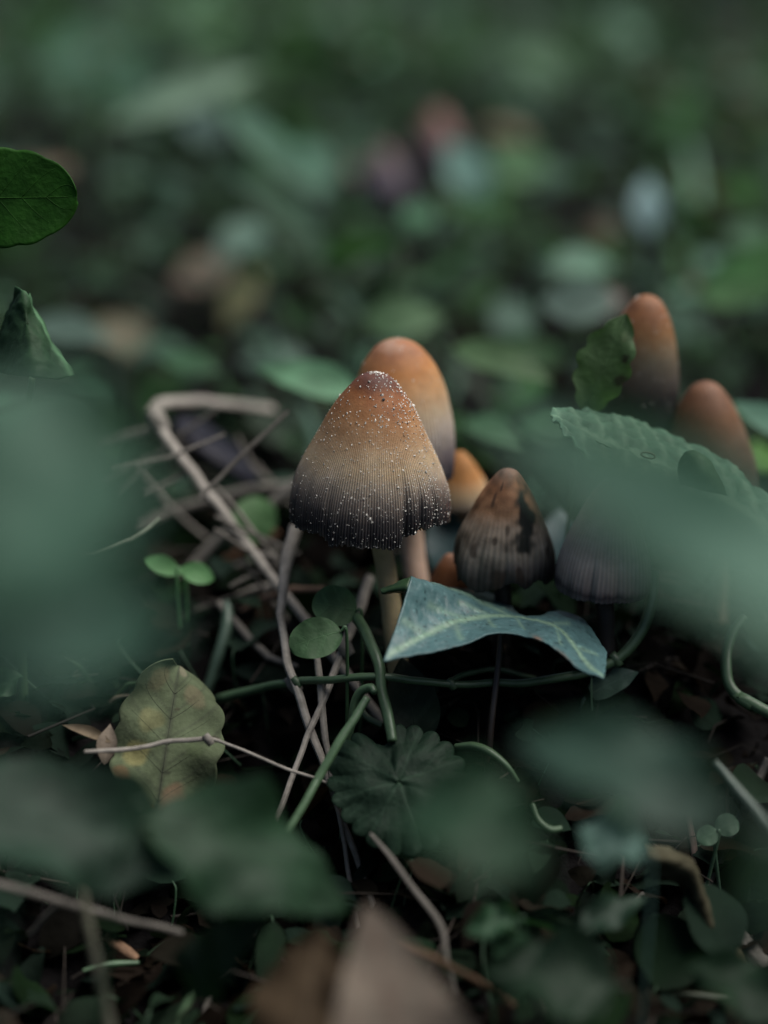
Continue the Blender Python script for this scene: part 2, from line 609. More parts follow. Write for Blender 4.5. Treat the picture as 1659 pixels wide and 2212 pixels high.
        if dv:
            part('dirt_specks', make_mesh('dirt_specks', np.vstack(dv), np.vstack(df), np.array([0.02, 0.022, 0.022]), False), M['fleck'], root, kind='stuff')
    return root, surf


def strand(name, label, cat, pts, w, col, mat='dry', group=None, n=40, ridges=0.12, seg=10, jit=0.0006, flat=0.8, seed=None, node=None, colvar=0.22, kink=False, ext=''):
    """a stem or stalk: one thing; pts are (u, v, D), w its width(s) in photograph pixels"""
    pw = [P(*q) for q in pts]
    ws = list(np.atleast_1d(w))
    Dm = np.interp(np.linspace(0, 1, len(ws)), np.linspace(0, 1, len(pts)), [q[2] for q in pts])
    rad = [x * k(d) / 2 for x, d in zip(ws, Dm)]
    def deeper(p, q):
        d = nrm(p - q)
        d = nrm(np.array([d[0], d[1], min(d[2], -0.35)]))
        e = p.copy()
        for _ in range(60):
            if e[2] < ground_z(e[0], e[1]) - 0.002:
                break
            e = e + d * 0.002
        return e
    if ext in ('end', 'both'):
        pw.append(deeper(pw[-1], pw[-2]))
        rad.append(rad[-1])
    if ext in ('start', 'both'):
        pw.insert(0, deeper(pw[0], pw[1]))
        rad.insert(0, rad[0])
    if kink:
        q2 = [pw[0]]
        for a_, b_ in zip(pw[:-1], pw[1:]):
            q2 += [a_ + (b_ - a_) * 0.12, a_ + (b_ - a_) * 0.88]
        q2.append(pw[-1])
        rad = list(np.interp(np.linspace(0, 1, len(q2)), np.linspace(0, 1, len(rad)), rad))
        pw = q2
        n = max(n, len(q2) * 6)
    seed = random.randint(0, 999) if seed is None else seed
    if node is None:
        o = part(name, tube_mesh(name, pw, rad, np.asarray(col), n=n, seg=seg, ridges=ridges, jit=jit, flat=flat, seed=seed, colvar=colvar), M[mat])
        return tag(o, label, cat, group)
    root = thing(name, label, cat, pw[0], group)
    part('stalk', tube_mesh('stalk', pw, rad, np.asarray(col), n=n, seg=seg, ridges=ridges, jit=jit, flat=flat, seed=seed, colvar=colvar), M[mat], root)
    for nu, nv, ww in node:
        q = (nu, nv, min(pts, key=lambda a: (a[0] - nu) ** 2 + (a[1] - nv) ** 2)[2])
        c = P(*q)
        d = nrm(P(q[0] + 6, q[1] + 9, q[2]) - c)
        r = ww * k(q[2]) / 2
        part('node', tube_mesh('node', [c - d * r * 1.2, c, c + d * r * 1.2], [r * .7, r, r * .7], np.asarray(col) * 0.8, n=8, seg=8), M[mat], root)
    return root


# ================================================================== setting
gx = np.concatenate([-np.geomspace(60, 0.45, 40), np.linspace(-0.42, 0.42, 150), np.geomspace(0.45, 60, 40)])
gy = np.concatenate([-np.geomspace(20, 0.3, 16), np.linspace(-0.25, 0.2, 10), np.linspace(0.205, 0.42, 90), np.linspace(0.43, 3.2, 140), np.geomspace(3.3, 120, 40)])
X, Y = np.meshgrid(gx, gy, indexing='ij')
near = (np.abs(X) < 0.3) & (Y > 0.2) & (Y < 0.45)
Z = ground_z(np.clip(X, -5, 5), np.clip(Y, -2, 6)) + 0.02 * np.maximum(Y - 6, 0)
clod = np.zeros_like(Z)
for i, j in zip(*np.nonzero(near)):
    p = (X[i, j], Y[i, j], 0)
    clod[i, j] = 0.0022 * abs(n3(p, 130, 1)) + 0.0016 * n3(p, 310, 2)
Z = Z + clod
Vg = np.stack([X, Y, Z], -1).reshape(-1, 3)
g_o = part('ground', make_mesh('ground', Vg, grid_faces(len(gx), len(gy)), np.array([0.0048, 0.0044, 0.0046])), M['soil'])
tag(g_o, 'dark damp crumbly woodland soil under the plants', None, None, 'structure')

# ================================================================== mushrooms
MID = [(a[0], 0.5 * (np.interp(a[0], [q[0] for q in BELL], [q[1] for q in BELL]) + a[1])) for a in EGG]
RAMP_MAIN = [(0.0, (0.085, 0.036, 0.028)), (0.06, (0.12, 0.044, 0.024)), (0.14, (0.215, 0.083, 0.031)), (0.27, (0.285, 0.142, 0.062)), (0.40, (0.33, 0.208, 0.115)),
             (0.52, (0.37, 0.28, 0.18)), (0.63, (0.31, 0.255, 0.195)), (0.74, (0.165, 0.137, 0.117)), (0.85, (0.052, 0.046, 0.046)), (0.96, (0.021, 0.019, 0.022)), (1.0, (0.06, 0.056, 0.053))]
RAMP_BRIGHT = [(0.0, (0.33, 0.20, 0.14)), (0.05, (0.27, 0.12, 0.06)), (0.2, (0.36, 0.16, 0.055)), (0.34, (0.40, 0.235, 0.115)), (0.5, (0.42, 0.33, 0.225)), (0.66, (0.33, 0.29, 0.255)), (0.83, (0.14, 0.12, 0.13)), (0.93, (0.05, 0.045, 0.055)), (1, (0.04, 0.04, 0.05))]
RAMP_TALL = [(0.0, (0.20, 0.095, 0.05)), (0.12, (0.19, 0.082, 0.036)), (0.26, (0.19, 0.098, 0.042)), (0.36, (0.17, 0.115, 0.067)), (0.47, (0.13, 0.107, 0.076)), (0.6, (0.075, 0.064, 0.054)), (0.76, (0.026, 0.024, 0.025)), (1, (0.02, 0.018, 0.02))]
RAMP_BROWN = [(0.0, (0.15, 0.075, 0.045)), (0.25, (0.13, 0.066, 0.034)), (0.45, (0.11, 0.076, 0.052)), (0.75, (0.09, 0.073, 0.06)), (1, (0.06, 0.055, 0.05))]
RAMP_OLD = [(0.0, (0.16, 0.10, 0.075)), (0.12, (0.22, 0.105, 0.052)), (0.35, (0.22, 0.125, 0.07)), (0.48, (0.21, 0.165, 0.125)), (0.7, (0.19, 0.165, 0.135)), (0.86, (0.075, 0.065, 0.06)), (1, (0.018, 0.016, 0.017))]  # lower stops darkened to paint the shadow the cap's bottom sinks into
RAMP_GREY = [(0.0, (0.2, 0.12, 0.07)), (0.4, (0.33, 0.275, 0.235)), (0.68, (0.33, 0.29, 0.265)), (0.88, (0.16, 0.138, 0.136)), (0.95, (0.035, 0.03, 0.035)), (1, (0.07, 0.065, 0.07))]
RAMP_ORANGE = [(0.0, (0.33, 0.15, 0.05)), (0.45, (0.42, 0.2, 0.07)), (0.75, (0.45, 0.33, 0.2)), (1, (0.3, 0.26, 0.22))]
RAMP_RUST = [(0.0, (0.2, 0.1, 0.06)), (0.2, (0.17, 0.065, 0.025)), (1, (0.13, 0.05, 0.02))]


def main_margin(th):
    c = np.cos(th)
    front = np.interp(c, [-1, -.93, -.75, -.61, -.57, -.54, -.5, -.44, -.38, -.3, -.2, 0, .1, .3, .4, .46, .52, .65, .86, .95, 1],
                      [0, -3, -8, -14, -10, 0, 11, 8, 2, -2, 0, 1, -1, 4, 1, -14, -20, -30, -28, -20, -12])
    back = 8 * np.sin(3 * th) + 5 * np.sin(7 * th + 1) - 6
    wgt = sstep(-0.15, 0.15, np.sin(th))
    return front * wgt + back * (1 - wgt)


mushroom('large bell-shaped brown to black ribbed mushroom dotted with white flecks, nearest and sharpest', (811, 804, 0.3435), 174, 336,
         lean=(0.045, 0.0), prof=BELL, ramp=RAMP_MAIN, nr=170, na=1080, ridges=176, ramp_amp=0.0085, rib_c=0.27, lop=0.006, lobes=0.035, margin=main_margin,
         creases=((1.08, 0.06, 17, 0.5), (0.86, 0.05, 10, 0.55), (0.62, 0.05, 7, 0.6), (2.12, 0.05, 8, 0.62), (2.5, 0.06, 8, 0.6), (2.8, 0.05, 6, 0.6), (1.55, 0.07, 5, 0.6), (1.8, 0.05, 4, 0.65)), flecks=2300, fleck_r=(0.00007, 0.000155),
         stem_px=((832, 1215, 0.3560), (848, 1350, 0.3565), (868, 1490, 0.3560)), stem_w=46, stem_col=(0.34, 0.28, 0.16), seed=4)
mushroom('smooth tall orange and cream mushroom with grey rim directly behind the white-flecked one', (856, 731, 0.3665), 117, 305, lean=(-0.045, 0.03), prof=EGG, ramp=RAMP_BRIGHT,
         ridges=90, ramp_amp=0.008, lobes=0.03, nr=90, na=540, flecks=160, fleck_r=(0.00007, 0.00014), rib_c=0.2, stem_px=((888, 1150, 0.3775), (905, 1300, 0.377)), stem_w=50, stem_col=(0.42, 0.30, 0.23), seed=7, mottle=0.07)
mushroom('small pale orange mushroom peeping out behind the right rim of the cream and orange one', (992, 975, 0.386), 58, 118, lean=(-0.08, 0), prof=BELL, ramp=RAMP_ORANGE,
         ridges=50, nr=40, na=90, stem_px=((1000, 1180, 0.392),), stem_w=22, stem_col=(0.25, 0.19, 0.13), seed=9)


def old_blot(V, t, th, noi, cc):
    cc = cc.copy()
    d = np.hypot((th - 1.05) / 0.34, (t - 0.42) / 0.30) + 0.9 * noi
    m = 1 - sstep(0.45, 1.25, d)
    cc = cc * (1 - m[:, None]) + np.array([0.016, 0.018, 0.016]) * m[:, None]
    for a, b, r in ((1.9, 0.62, .05), (2.35, 0.72, .06), (1.6, 0.52, .07), (2.2, 0.3, .06), (1.3, 0.9, .09), (2.9, 0.76, .09), (1.75, 0.93, .1), (0.5, 0.75, .08), (2.0, 0.18, .045)):
        d = np.hypot((th - a) / 1.6, t - b) / r + 0.5 * noi
        m = (1 - sstep(0.5, 1.1, d)) * 0.75
        cc = cc * (1 - m[:, None]) + np.array([0.03, 0.02, 0.015]) * m[:, None]
    return cc


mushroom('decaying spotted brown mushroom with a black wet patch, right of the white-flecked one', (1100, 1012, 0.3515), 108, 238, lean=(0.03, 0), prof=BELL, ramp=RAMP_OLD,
         ridges=45, ramp_amp=0.008, lobes=0.16, lop=0.06, nr=80, na=240, margin=lambda th: 9 * np.sin(3 * th + 1) + 7 * np.sin(7 * th) + 5 * np.sin(11 * th + 2), creases=((1.05, 0.28, 9, 0.1), (2.2, 0.12, 8, 0.4), (1.6, 0.1, 7, 0.5)), blot=old_blot, stem_px=((1085, 1330, 0.3585),), stem_w=38, stem_col=(0.014, 0.012, 0.01), seed=12, mottle=0.85)  # near-black stem colour stands in for the shadow under the cap
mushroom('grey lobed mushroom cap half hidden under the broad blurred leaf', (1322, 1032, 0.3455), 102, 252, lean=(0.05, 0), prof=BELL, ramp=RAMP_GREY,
         ridges=60, ramp_amp=0.008, lobes=0.05, nr=80, na=240, creases=((1.95, 0.09, 12, 0.5), (1.35, 0.1, 7, 0.55), (2.5, 0.1, 6, 0.6)), stem_px=((1310, 1420, 0.353),), stem_w=40, stem_col=(0.012, 0.010, 0.009), seed=15)  # stem coloured near black in place of the dark beneath the cap
mushroom('tall egg-shaped russet mushroom at right with a nibbled leaf against it', (1400, 636, 0.3720), 85, 290, lean=(0.05, 0), prof=EGG, ramp=RAMP_TALL,
         ridges=80, ramp_amp=0.008, lobes=0.03, nr=80, na=480, rib_c=0.2, flecks=120, fleck_r=(0.00007, 0.00014), mottle=0.2, stem_px=((1385, 1050, 0.383),), stem_w=36, stem_col=(0.2, 0.15, 0.1), seed=18)
mushroom('plain brown conical mushroom furthest to the right beside the russet one', (1524, 823, 0.3740), 108, 290, lean=(-0.06, 0), prof=MID, ramp=RAMP_BROWN,
         ridges=80, ramp_amp=0.008, lobes=0.05, nr=80, na=480, rib_c=0.2, mottle=0.2, stem_px=((1560, 1200, 0.384),), stem_w=36, stem_col=(0.15, 0.11, 0.08), seed=21)
mushroom('little rusty cone mushroom low behind the blue-green ivy leaf', (972, 1196, 0.3650), 56, 118, lean=(-0.03, 0), prof=BELL, ramp=RAMP_RUST,
         ridges=40, nr=40, na=90, stem_px=((985, 1340, 0.370),), stem_w=24, stem_col=(0.1, 0.06, 0.04), seed=23)
RAMP_FAR = [(0.0, (0.24, 0.13, 0.11)), (0.35, (0.20, 0.11, 0.10)), (0.6, (0.10, 0.08, 0.09)), (1, (0.03, 0.028, 0.035))]
mushroom('blurred reddish mushroom far behind, upper right of centre', (945, 235, 0.70), 62, 135, prof=BELL, ramp=RAMP_FAR, ridges=40, nr=30, na=60, stem_px=((945, 480, 0.73),), stem_w=28,
         seed=25, group='far blurred mushrooms')
mushroom('blurred mauve mushroom far behind, left of the reddish one', (828, 315, 0.66), 56, 110, prof=BELL, ramp=[(0, (0.17, 0.11, 0.10)), (0.5, (0.12, 0.10, 0.12)), (1, (0.09, 0.08, 0.11))], ridges=40, nr=30, na=60,
         stem_px=((828, 500, 0.69),), stem_w=28, seed=27, group='far blurred mushrooms')

# ================================================================== the sharp leaves
# ivy leaf below the large cap
iv = thing('ivy_leaf', 'blue-green ivy leaf with pale veins, bent over below the flecked mushroom', 'leaf', P(1060, 1560, 0.343))
IVC = np.array([0.056, 0.116, 0.120])


def seg_d(s, t, pl, asp):
    d = np.full(len(s), 9.0)
    for (s0, t0), (s1, t1) in zip(pl[:-1], pl[1:]):
        ax_, ay_ = (t1 - t0) * asp, (s1 - s0)
        q = np.clip((((t - t0) * asp) * ax_ + (s - s0) * ay_) / (ax_ ** 2 + ay_ ** 2), 0, 1)
        d = np.minimum(d, np.hypot((t - t0) * asp - q * ax_, (s - s0) - q * ay_))
    return d


IV_MAIN = [(0.30, 0.50), (0.45, 0.36), (0.62, 0.2), (0.93, 0.02)]
IV_RIGHT = [(0.30, 0.50), (0.36, 0.66), (0.45, 0.78), (0.68, 0.9), (0.92, 0.985)]
IV_BACK = [(0.30, 0.50), (0.26, 0.42), (0.2, 0.30), (0.12, 0.08)]
IV_SIDE = [[(0.42, 0.38), (0.35, 0.22)], [(0.55, 0.27), (0.45, 0.1)], [(0.47, 0.35), (0.75, 0.38)], [(0.6, 0.22), (0.88, 0.25)], [(0.75, 0.14), (0.62, 0.02)], [(0.42, 0.73), (0.75, 0.76)], [(0.55, 0.84), (0.4, 0.95)],
           [(0.38, 0.7), (0.2, 0.8)], [(0.32, 0.48), (0.7, 0.52)], [(0.3, 0.52), (0.1, 0.56)], [(0.25, 0.4), (0.05, 0.45)]]


def iv_col(s, t, noi, V):
    c = np.tile(IVC, (len(s), 1)) * (1 + 0.14 * noi)[:, None]
    m = np.maximum.reduce([np.exp(-(seg_d(s, t, pl, 3.2) / 0.045) ** 2) * kq for pl, kq in ((IV_MAIN, 0.85), (IV_RIGHT, 0.85), (IV_BACK, 0.6))] +
                          [np.exp(-(seg_d(s, t, pl, 3.2) / 0.035) ** 2) * 0.42 for pl in IV_SIDE])
    c = c * (1 - m[:, None]) + np.array([0.17, 0.265, 0.185]) * m[:, None]
    sp = np.array([n3(p, 1500, 2.0) for p in V])
    c = c * (1 - 0.55 * sstep(0.42, 0.6, sp))[:, None] * (1 + 0.5 * sstep(0.40, 0.6, -sp))[:, None]
    b = np.exp(-(((t - 0.60) / 0.03) ** 2 + ((s - 0.97) / 0.12) ** 2)) * 0.8
    b = np.maximum(b, 0.5 * np.exp(-(((t - 0.78) / 0.05) ** 2 + ((s - 1.0) / 0.06) ** 2)))
    return c * (1 - b[:, None]) + np.array([0.16, 0.09, 0.06]) * b[:, None]


_, ivat = patch('blade', [
    [(884, 1254, .345), (955, 1270, .354), (1025, 1280, .363), (1088, 1296, .362), (1120, 1330, .353), (1160, 1334, .350), (1206, 1322, .353), (1262, 1344, .350), (1311, 1412, .338)],
    [(886, 1250, .3405), (950, 1272, .345), (1010, 1294, .3485), (1062, 1316, .3485), (1118, 1334, .3465), (1160, 1338, .345), (1206, 1346, .345), (1258, 1376, .342), (1309, 1424, .336)],
    [(868, 1310, .3365), (935, 1322, .341), (1003, 1332, .3435), (1064, 1338, .3435), (1122, 1347, .3425), (1165, 1355, .341), (1207, 1368, .3395), (1256, 1405, .3365), (1308, 1440, .333)],
    [(848, 1372, .332), (918, 1374, .3355), (998, 1368, .338), (1064, 1357, .3395), (1124, 1362, .3395), (1168, 1374, .3375), (1206, 1392, .3355), (1254, 1432, .332), (1306, 1455, .330)],
    [(827, 1430, .3275), (905, 1416, .330), (996, 1396, .333), (1062, 1371, .336), (1126, 1375, .337), (1170, 1388, .335), (1205, 1408, .3325), (1252, 1448, .329), (1303, 1468, .3275)],
], (60, 150), 'ivy', iv, iv_col, rough=0.00026, rs=420, solid=0.0003)
for pl, wv in ((IV_MAIN, 4.5), (IV_RIGHT, 4.5), (IV_BACK, 3.5)):
    part('main_vein', tube_mesh('main_vein', [ivat(*q) for q in pl], [wv * k(.34) / 2, wv * k(.34) / 5], np.array([0.17, 0.25, 0.165]), n=24, seg=6, colvar=0.05), M['ivy'], iv)
for pl in IV_SIDE:
    a_, b_ = pl
    part('side_vein', tube_mesh('side_vein', [ivat(a_[0] + (b_[0] - a_[0]) * q, a_[1] + (b_[1] - a_[1]) * q) for q in (0, .25, .5, .75, 1)], [1.3 * k(.34) / 2, 0.5 * k(.34) / 2], IVC * 1.5, n=12, seg=4, colvar=0.05), M['ivy'], iv)
patch('curled_edge', [
    [(821, 1274, .344), (838, 1268, .3435), (862, 1258, .342), (888, 1248, .3405)],
    [(824, 1280, .341), (840, 1276, .3405), (862, 1272, .3395), (882, 1268, .3390)],
    [(830, 1282, .343), (845, 1280, .343), (865, 1279, .342), (878, 1280, .3390)],
], (10, 22), 'ivy', iv, lambda s, t, noi, V: np.tile([0.022, 0.05, 0.022], (len(s), 1)) * (1 + 0.2 * noi)[:, None], rough=0.0002)
part('petiole', tube_mesh('petiole', [P(1082, 1325, .3475), P(1080, 1400, .3475), P(1062, 1560, .345), to_ground(P(1050, 1640, .345))], [0.00055, 0.0007], np.array([0.03, 0.022, 0.018]), n=24, seg=8), M['vine'], iv)

# broad sharp-edged leaf lying across the right side, behind the blurred one
bl = thing('broad_leaf', 'broad green leaf lying nearly flat at right with pale crinkled tip and a curled scrap', 'leaf', P(1640, 1420, 0.345))


def bl_col(s, t, noi, V):
    c = np.tile([0.075, 0.15, 0.10], (len(s), 1)) * (1 + 0.22 * noi)[:, None]
    v = np.zeros(len(s))
    for i in range(11):
        v = np.maximum(v, np.exp(-(((t - 0.09 * i - 0.10 * s) / 0.012) ** 2)) * 0.45)
    v = np.maximum(v, np.exp(-((s - 0.55) / 0.04) ** 2) * 0.7)
    c = c * (1 - v[:, None]) + np.array([0.2, 0.32, 0.22]) * v[:, None]
    e = np.exp(-((1 - s) / 0.05) ** 2) * 0.4 + np.exp(-(t / 0.04) ** 2) * 0.4
    return c * (1 + e)[:, None]


_, blat = patch('blade', [
    [(1192, 886, .350), (1245, 886, .356), (1300, 896, .361), (1352, 904, .364), (1392, 920, .366), (1440, 938, .367), (1492, 958, .367), (1560, 996, .364), (1640, 1060, .361), (1760, 1140, .358)],
    [(1189, 893, .3475), (1240, 905, .350), (1300, 922, .352), (1360, 942, .353), (1410, 962, .354), (1460, 985, .354), (1515, 1010, .354), (1580, 1050, .353), (1650, 1100, .351), (1760, 1175, .350)],
    [(1192, 903, .345), (1232, 930, .3435), (1290, 965, .343), (1350, 992, .343), (1404, 1015, .343), (1460, 1040, .343), (1520, 1072, .343), (1580, 1110, .343), (1650, 1150, .343), (1760, 1205, .343)],
    [(1200, 912, .343), (1228, 948, .338), (1280, 1000, .335), (1340, 1035, .334), (1400, 1065, .333), (1460, 1090, .333), (1520, 1120, .333), (1580, 1150, .333), (1650, 1165, .334), (1760, 1225, .334)],
], (40, 110), 'matt', bl, bl_col, rough=0.0010, rs=420, solid=0.0003)
part('midrib', tube_mesh('midrib', [blat(0.62, q) for q in np.linspace(0.05, 1, 9)], [0.00012, 0.0004], np.array([0.16, 0.26, 0.18]), n=30, seg=6), M['matt'], bl)
for i in range(1, 9):
    part('side_vein', tube_mesh('side_vein', [blat(0.62 - 0.62 * q, 0.1 * i + 0.06 * q) for q in np.linspace(0, .9, 5)], [0.00014, 0.00006], np.array([0.16, 0.26, 0.18]), n=12, seg=4), M['matt'], bl)
    part('side_vein', tube_mesh('side_vein', [blat(0.62 + 0.38 * q, 0.1 * i - 0.04 * q) for q in np.linspace(0, .9, 5)], [0.00014, 0.00006], np.array([0.16, 0.26, 0.18]), n=12, seg=4), M['matt'], bl)
ring = [P(1400 + 15 * math.cos(q), 984 + 6 * math.sin(q) + 3 * math.cos(q), .3445) for q in np.linspace(0, 6.2, 14)]
part('torn_rim', tube_mesh('torn_rim', ring, [0.00018], np.array([0.14, 0.15, 0.1]), n=40, seg=6), M['dead'], bl)
patch('torn_lobe', [
    [(1467, 1045, .342), (1467, 1010, .341), (1478, 980, .3405), (1492, 974, .3405)],
    [(1490, 1050, .338), (1492, 1018, .337), (1500, 990, .3375), (1506, 976, .339)],
    [(1525, 1060, .337), (1526, 1030, .3365), (1524, 1002, .337), (1522, 988, .3385)],
    [(1570, 1070, .339), (1560, 1045, .339), (1545, 1018, .339), (1533, 996, .3395)],
], (16, 16), 'matt', bl, lambda s, t, noi, V: np.tile([0.05, 0.10, 0.055], (len(s), 1)) * (1 + 0.2 * noi)[:, None], rough=0.0003)
part('petiole', tube_mesh('petiole', [blat(.62, 1.0), P(1720, 1300, .345), P(1700, 1500, .347), to_ground(P(1690, 1600, .347))], [0.0006, 0.0008], np.array([0.08, 0.12, 0.07]), n=24, seg=8), M['vine'], bl)

# nibbled leaf against the russet mushroom
leaf('nibbled_leaf', 'dark green upright leaf with nibbled edge overlapping the tall russet mushroom', 'leaf', (1262, 900, .360), (1352, 676, .357), 118, 'elliptic', 0.7,
     (0.045, 0.085, 0.035), 'matt', serr=(5, 0.22), res=(50, 16), veins=4, cup=0.25, wave=0.08, twist=0.6,
     blotch=[(.42, .8, .3, (.02, .02, .012), .9), (.62, .65, .2, (.02, .02, .012), .9), (.8, .4, .2, (.10, .14, .07), .6)], pet_lean=(-0.004, 0))
# pale dying leaf, lower left
leaf('dying_leaf', 'pale yellow-green dying leaf with dark veins and a brown holed end, lower left', 'leaf', (335, 1775, .333), (388, 1425, .345), 240, 'round', 0.75,
     (0.105, 0.13, 0.075), 'dead', res=(80, 40), veins=6, vcol=(0.055, 0.06, 0.045), cup=-0.2, wave=0.13, serr=(5, 0.10), droop=0.15, petiole=False, solid=0.0002, vein_w=0.55,
     blotch=[(.12, .35, .42, (.17, .11, .07), .9), (.40, -.55, .30, (.27, .25, .11), .75), (.07, -.15, .16, (.30, .15, .04), .95), (.10, -.05, .05, (.004, .003, .002), 1), (.3, .1, .06, (.03, .03, .025), .8), (.62, -.35, .3, (.19, .185, .09), .6), (.8, .45, .28, (.19, .16, .10), .55), (.45, .5, .2, (.09, .12, .06), .6), (.25, -.8, .22, (.14, .09, .05), .8), (.7, .1, .05, (.05, .045, .03), .8), (.5, -.2, .04, (.05, .04, .03), .8), (.88, -.5, .3, (.13, .12, .07), .7), (.55, .85, .09, (.06, .055, .04), .9), (.97, .2, .2, (.22, .2, .14), .7)])
# scalloped leaf
def scalloped(label, c, rx, f, notch, col, vcol, lobes=21, seed=3, dome=0.18):
    Cc = P(*c)
    tc = nrm(CAMP - Cc)
    nn = nrm(ZUP * (1 - f) + tc * f)
    e1 = nrm(RGT - nn * np.dot(RGT, nn))
    e2 = np.cross(nn, e1)
    R = rx * k(c[2])

    def pos(rho, th):
        rho, th = np.asarray(rho, float), np.asarray(th, float)
        d = (th - notch + np.pi) % (2 * np.pi) - np.pi
        cren = np.abs(np.cos(d * lobes / 2)) ** 0.7
        r = R * (1 + 0.05 * np.sin(2 * th + seed) + 0.03 * np.sin(3 * th)) * (1 - 0.38 * np.exp(-(d / 0.22) ** 2))
        r = r * (1 + 0.11 * (cren - 0.7) * sstep(0.55, 1, rho))
        h = -dome * R * rho ** 2 + R * (0.022 * np.cos(7.6 * (d - np.pi)) * rho + 0.012 * np.sin(lobes * d + 1) * rho ** 3 + 0.02 * np.sin(rho * 9 + 3 * th))
        return Cc + e1 * (r * rho * np.cos(th))[..., None] + e2 * (r * rho * np.sin(th))[..., None] + nn * h[..., None]
    nr_, na_ = 34, 300
    rho, th = np.meshgrid(np.linspace(0.02, 1, nr_), np.linspace(0, 2 * np.pi, na_, endpoint=False), indexing='ij')
    V = pos(rho, th).reshape(-1, 3)
    noi = np.array([n3(p, 420, seed) for p in V])
    d = ((th - notch + np.pi) % (2 * np.pi) - np.pi).ravel()
    rr = rho.ravel()
    m = np.zeros(len(V))
    dirs = [q * 2 * np.pi / 7.6 for q in (-3, -2, -1, 0, 1, 2, 3)]
    for q in dirs:
        e = (d - np.pi - q + np.pi) % (2 * np.pi) - np.pi
        m = np.maximum(m, np.exp(-((e * rr) / 0.022) ** 2) * 0.8)
        for br in (0.35, 0.55, 0.75):
            for sg in (-1, 1):
                m = np.maximum(m, np.exp(-((sg * e * rr - (rr - br) * 0.55) / 0.016) ** 2) * 0.45 * (rr > br) * (np.abs(e) < 0.42))
    cc = np.tile(np.asarray(col), (len(V), 1)) * (1 + 0.25 * noi)[:, None]
    cc = cc * (1 - m[:, None]) + np.asarray(vcol) * m[:, None]
    root = thing('scalloped_leaf', label, 'leaf', to_ground(Cc, (0, 0.01)))
    part('blade', make_mesh('blade', V, grid_faces(nr_, na_, True), cc), M['matt'], root, solid=0.0002)
    for q in dirs:
        part('vein', tube_mesh('vein', [pos(x, notch + np.pi + q) for x in np.linspace(0.03, 0.9, 7)], [2.2 * k(c[2]), 0.7 * k(c[2])], vcol, n=14, seg=5, colvar=0.05), M['matt'], root)
    part('petiole', tube_mesh('petiole', [pos(0.02, 0.), pos(0.02, 0.) - nn * 0.004, to_ground(Cc, (0, 0.01))], [0.0006, 0.0008], np.array([0.05, 0.09, 0.045]), n=16, seg=7), M['vine'], root)
    return root


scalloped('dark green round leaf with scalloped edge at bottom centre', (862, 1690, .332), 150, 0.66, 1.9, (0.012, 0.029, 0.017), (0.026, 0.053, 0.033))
leaf('hollow_leaf', 'dim dark green leaf in the shade at the foot of the flecked mushroom', 'leaf', (905, 1610, .345), (868, 1415, .350), 120, 'ovate', 0.75, (0.008, 0.019, 0.010), 'leaf', res=(26, 12), cup=0.2, veins=4, petiole=False)  # dark leaf added to cover the stem where there is only black shade
# round little leaves left of the stem
leaf('small_round_leaf', 'small round green leaf, the lower and nearer of two beside a pale dry stem', 'leaf', (738, 1362, .340), (626, 1396, .338), 88, 'round', 0.75, (0.040, 0.085, 0.038), 'leaf', res=(30, 14), veins=3, cup=0.1)
leaf('small_round_leaf', 'small round blurred green leaf, the upper and farther of two beside a pale dry stem', 'leaf', (772, 1318, .351), (676, 1300, .349), 88, 'round', 0.75, (0.042, 0.09, 0.042), 'leaf', res=(30, 14), veins=3, cup=0.1)
leaf('sprout_leaf', 'bright small oval leaf, left of a pair under the slanting dry stem', 'leaf', (392, 1238, .372), (308, 1206, .373), 42, 'elliptic', 0.7, (0.12, 0.27, 0.11), 'leaf', cup=0.2)
leaf('sprout_leaf', 'bright small oval leaf, right of a pair under the slanting dry stem', 'leaf', (388, 1228, .370), (464, 1250, .371), 48, 'elliptic', 0.7, (0.12, 0.27, 0.11), 'leaf', cup=0.2)
leaf('sprout_leaf', 'blurred fresh green leaf behind the slanting dry stem, left of the flecked cap', 'leaf', (540, 1175, .395), (560, 1070, .398), 95, 'round', 0.6, (0.07, 0.15, 0.06), 'leaf', cup=0.2)
leaf('lance_leaf', 'bright mint-green pointed leaf left of the orange mushroom top', 'leaf', (770, 845, .415), (555, 788, .420), 78, 'ovate', 0.55, (0.12, 0.26, 0.15), 'leaf', cup=0.2, droop=0.05)
leaf('upright_leaf', 'vivid dark green leaf entering at the left edge, upper left', 'leaf', (-150, 430, .345), (166, 425, .342), 212, 'round', 0.95, (0.018, 0.080, 0.007), 'matt', serr=(5, 0.05), res=(60, 30), veins=6,
     vcol=(0.024, 0.09, 0.01), cup=0.05, wave=0.04, droop=0.02, pet_lean=(-0.01, 0.01), solid=0.0002)
cl = thing('curled_leaf', 'dark green leaf folded to a peak at the left edge', 'leaf', to_ground(P(40, 1100, .345)))
patch('blade', [
    [(-20, 800, .352), (-5, 740, .351), (15, 680, .350), (28, 640, .349), (34, 618, .348)],
    [(20, 810, .345), (28, 750, .345), (36, 700, .3455), (40, 660, .3465), (42, 622, .347)],
    [(70, 815, .3385), (68, 770, .340), (62, 720, .342), (56, 675, .344), (52, 630, .346)],
    [(130, 818, .342), (112, 780, .343), (90, 730, .344), (70, 685, .346), (58, 640, .347)],
    [(162, 812, .347), (132, 768, .348), (104, 722, .349), (80, 675, .349), (62, 634, .349)],
], (34, 34), 'matt', cl, lambda s, t, noi, V: (np.tile([0.022, 0.055, 0.024], (len(s), 1)) + np.outer(np.exp(-((s - 0.93) / 0.05) ** 2) * 0.8 + np.exp(-((1 - t) / 0.05) ** 2) * 0.4, [0.10, 0.2, 0.11])) * (1 + 0.3 * noi)[:, None], rough=0.0006, rs=300)
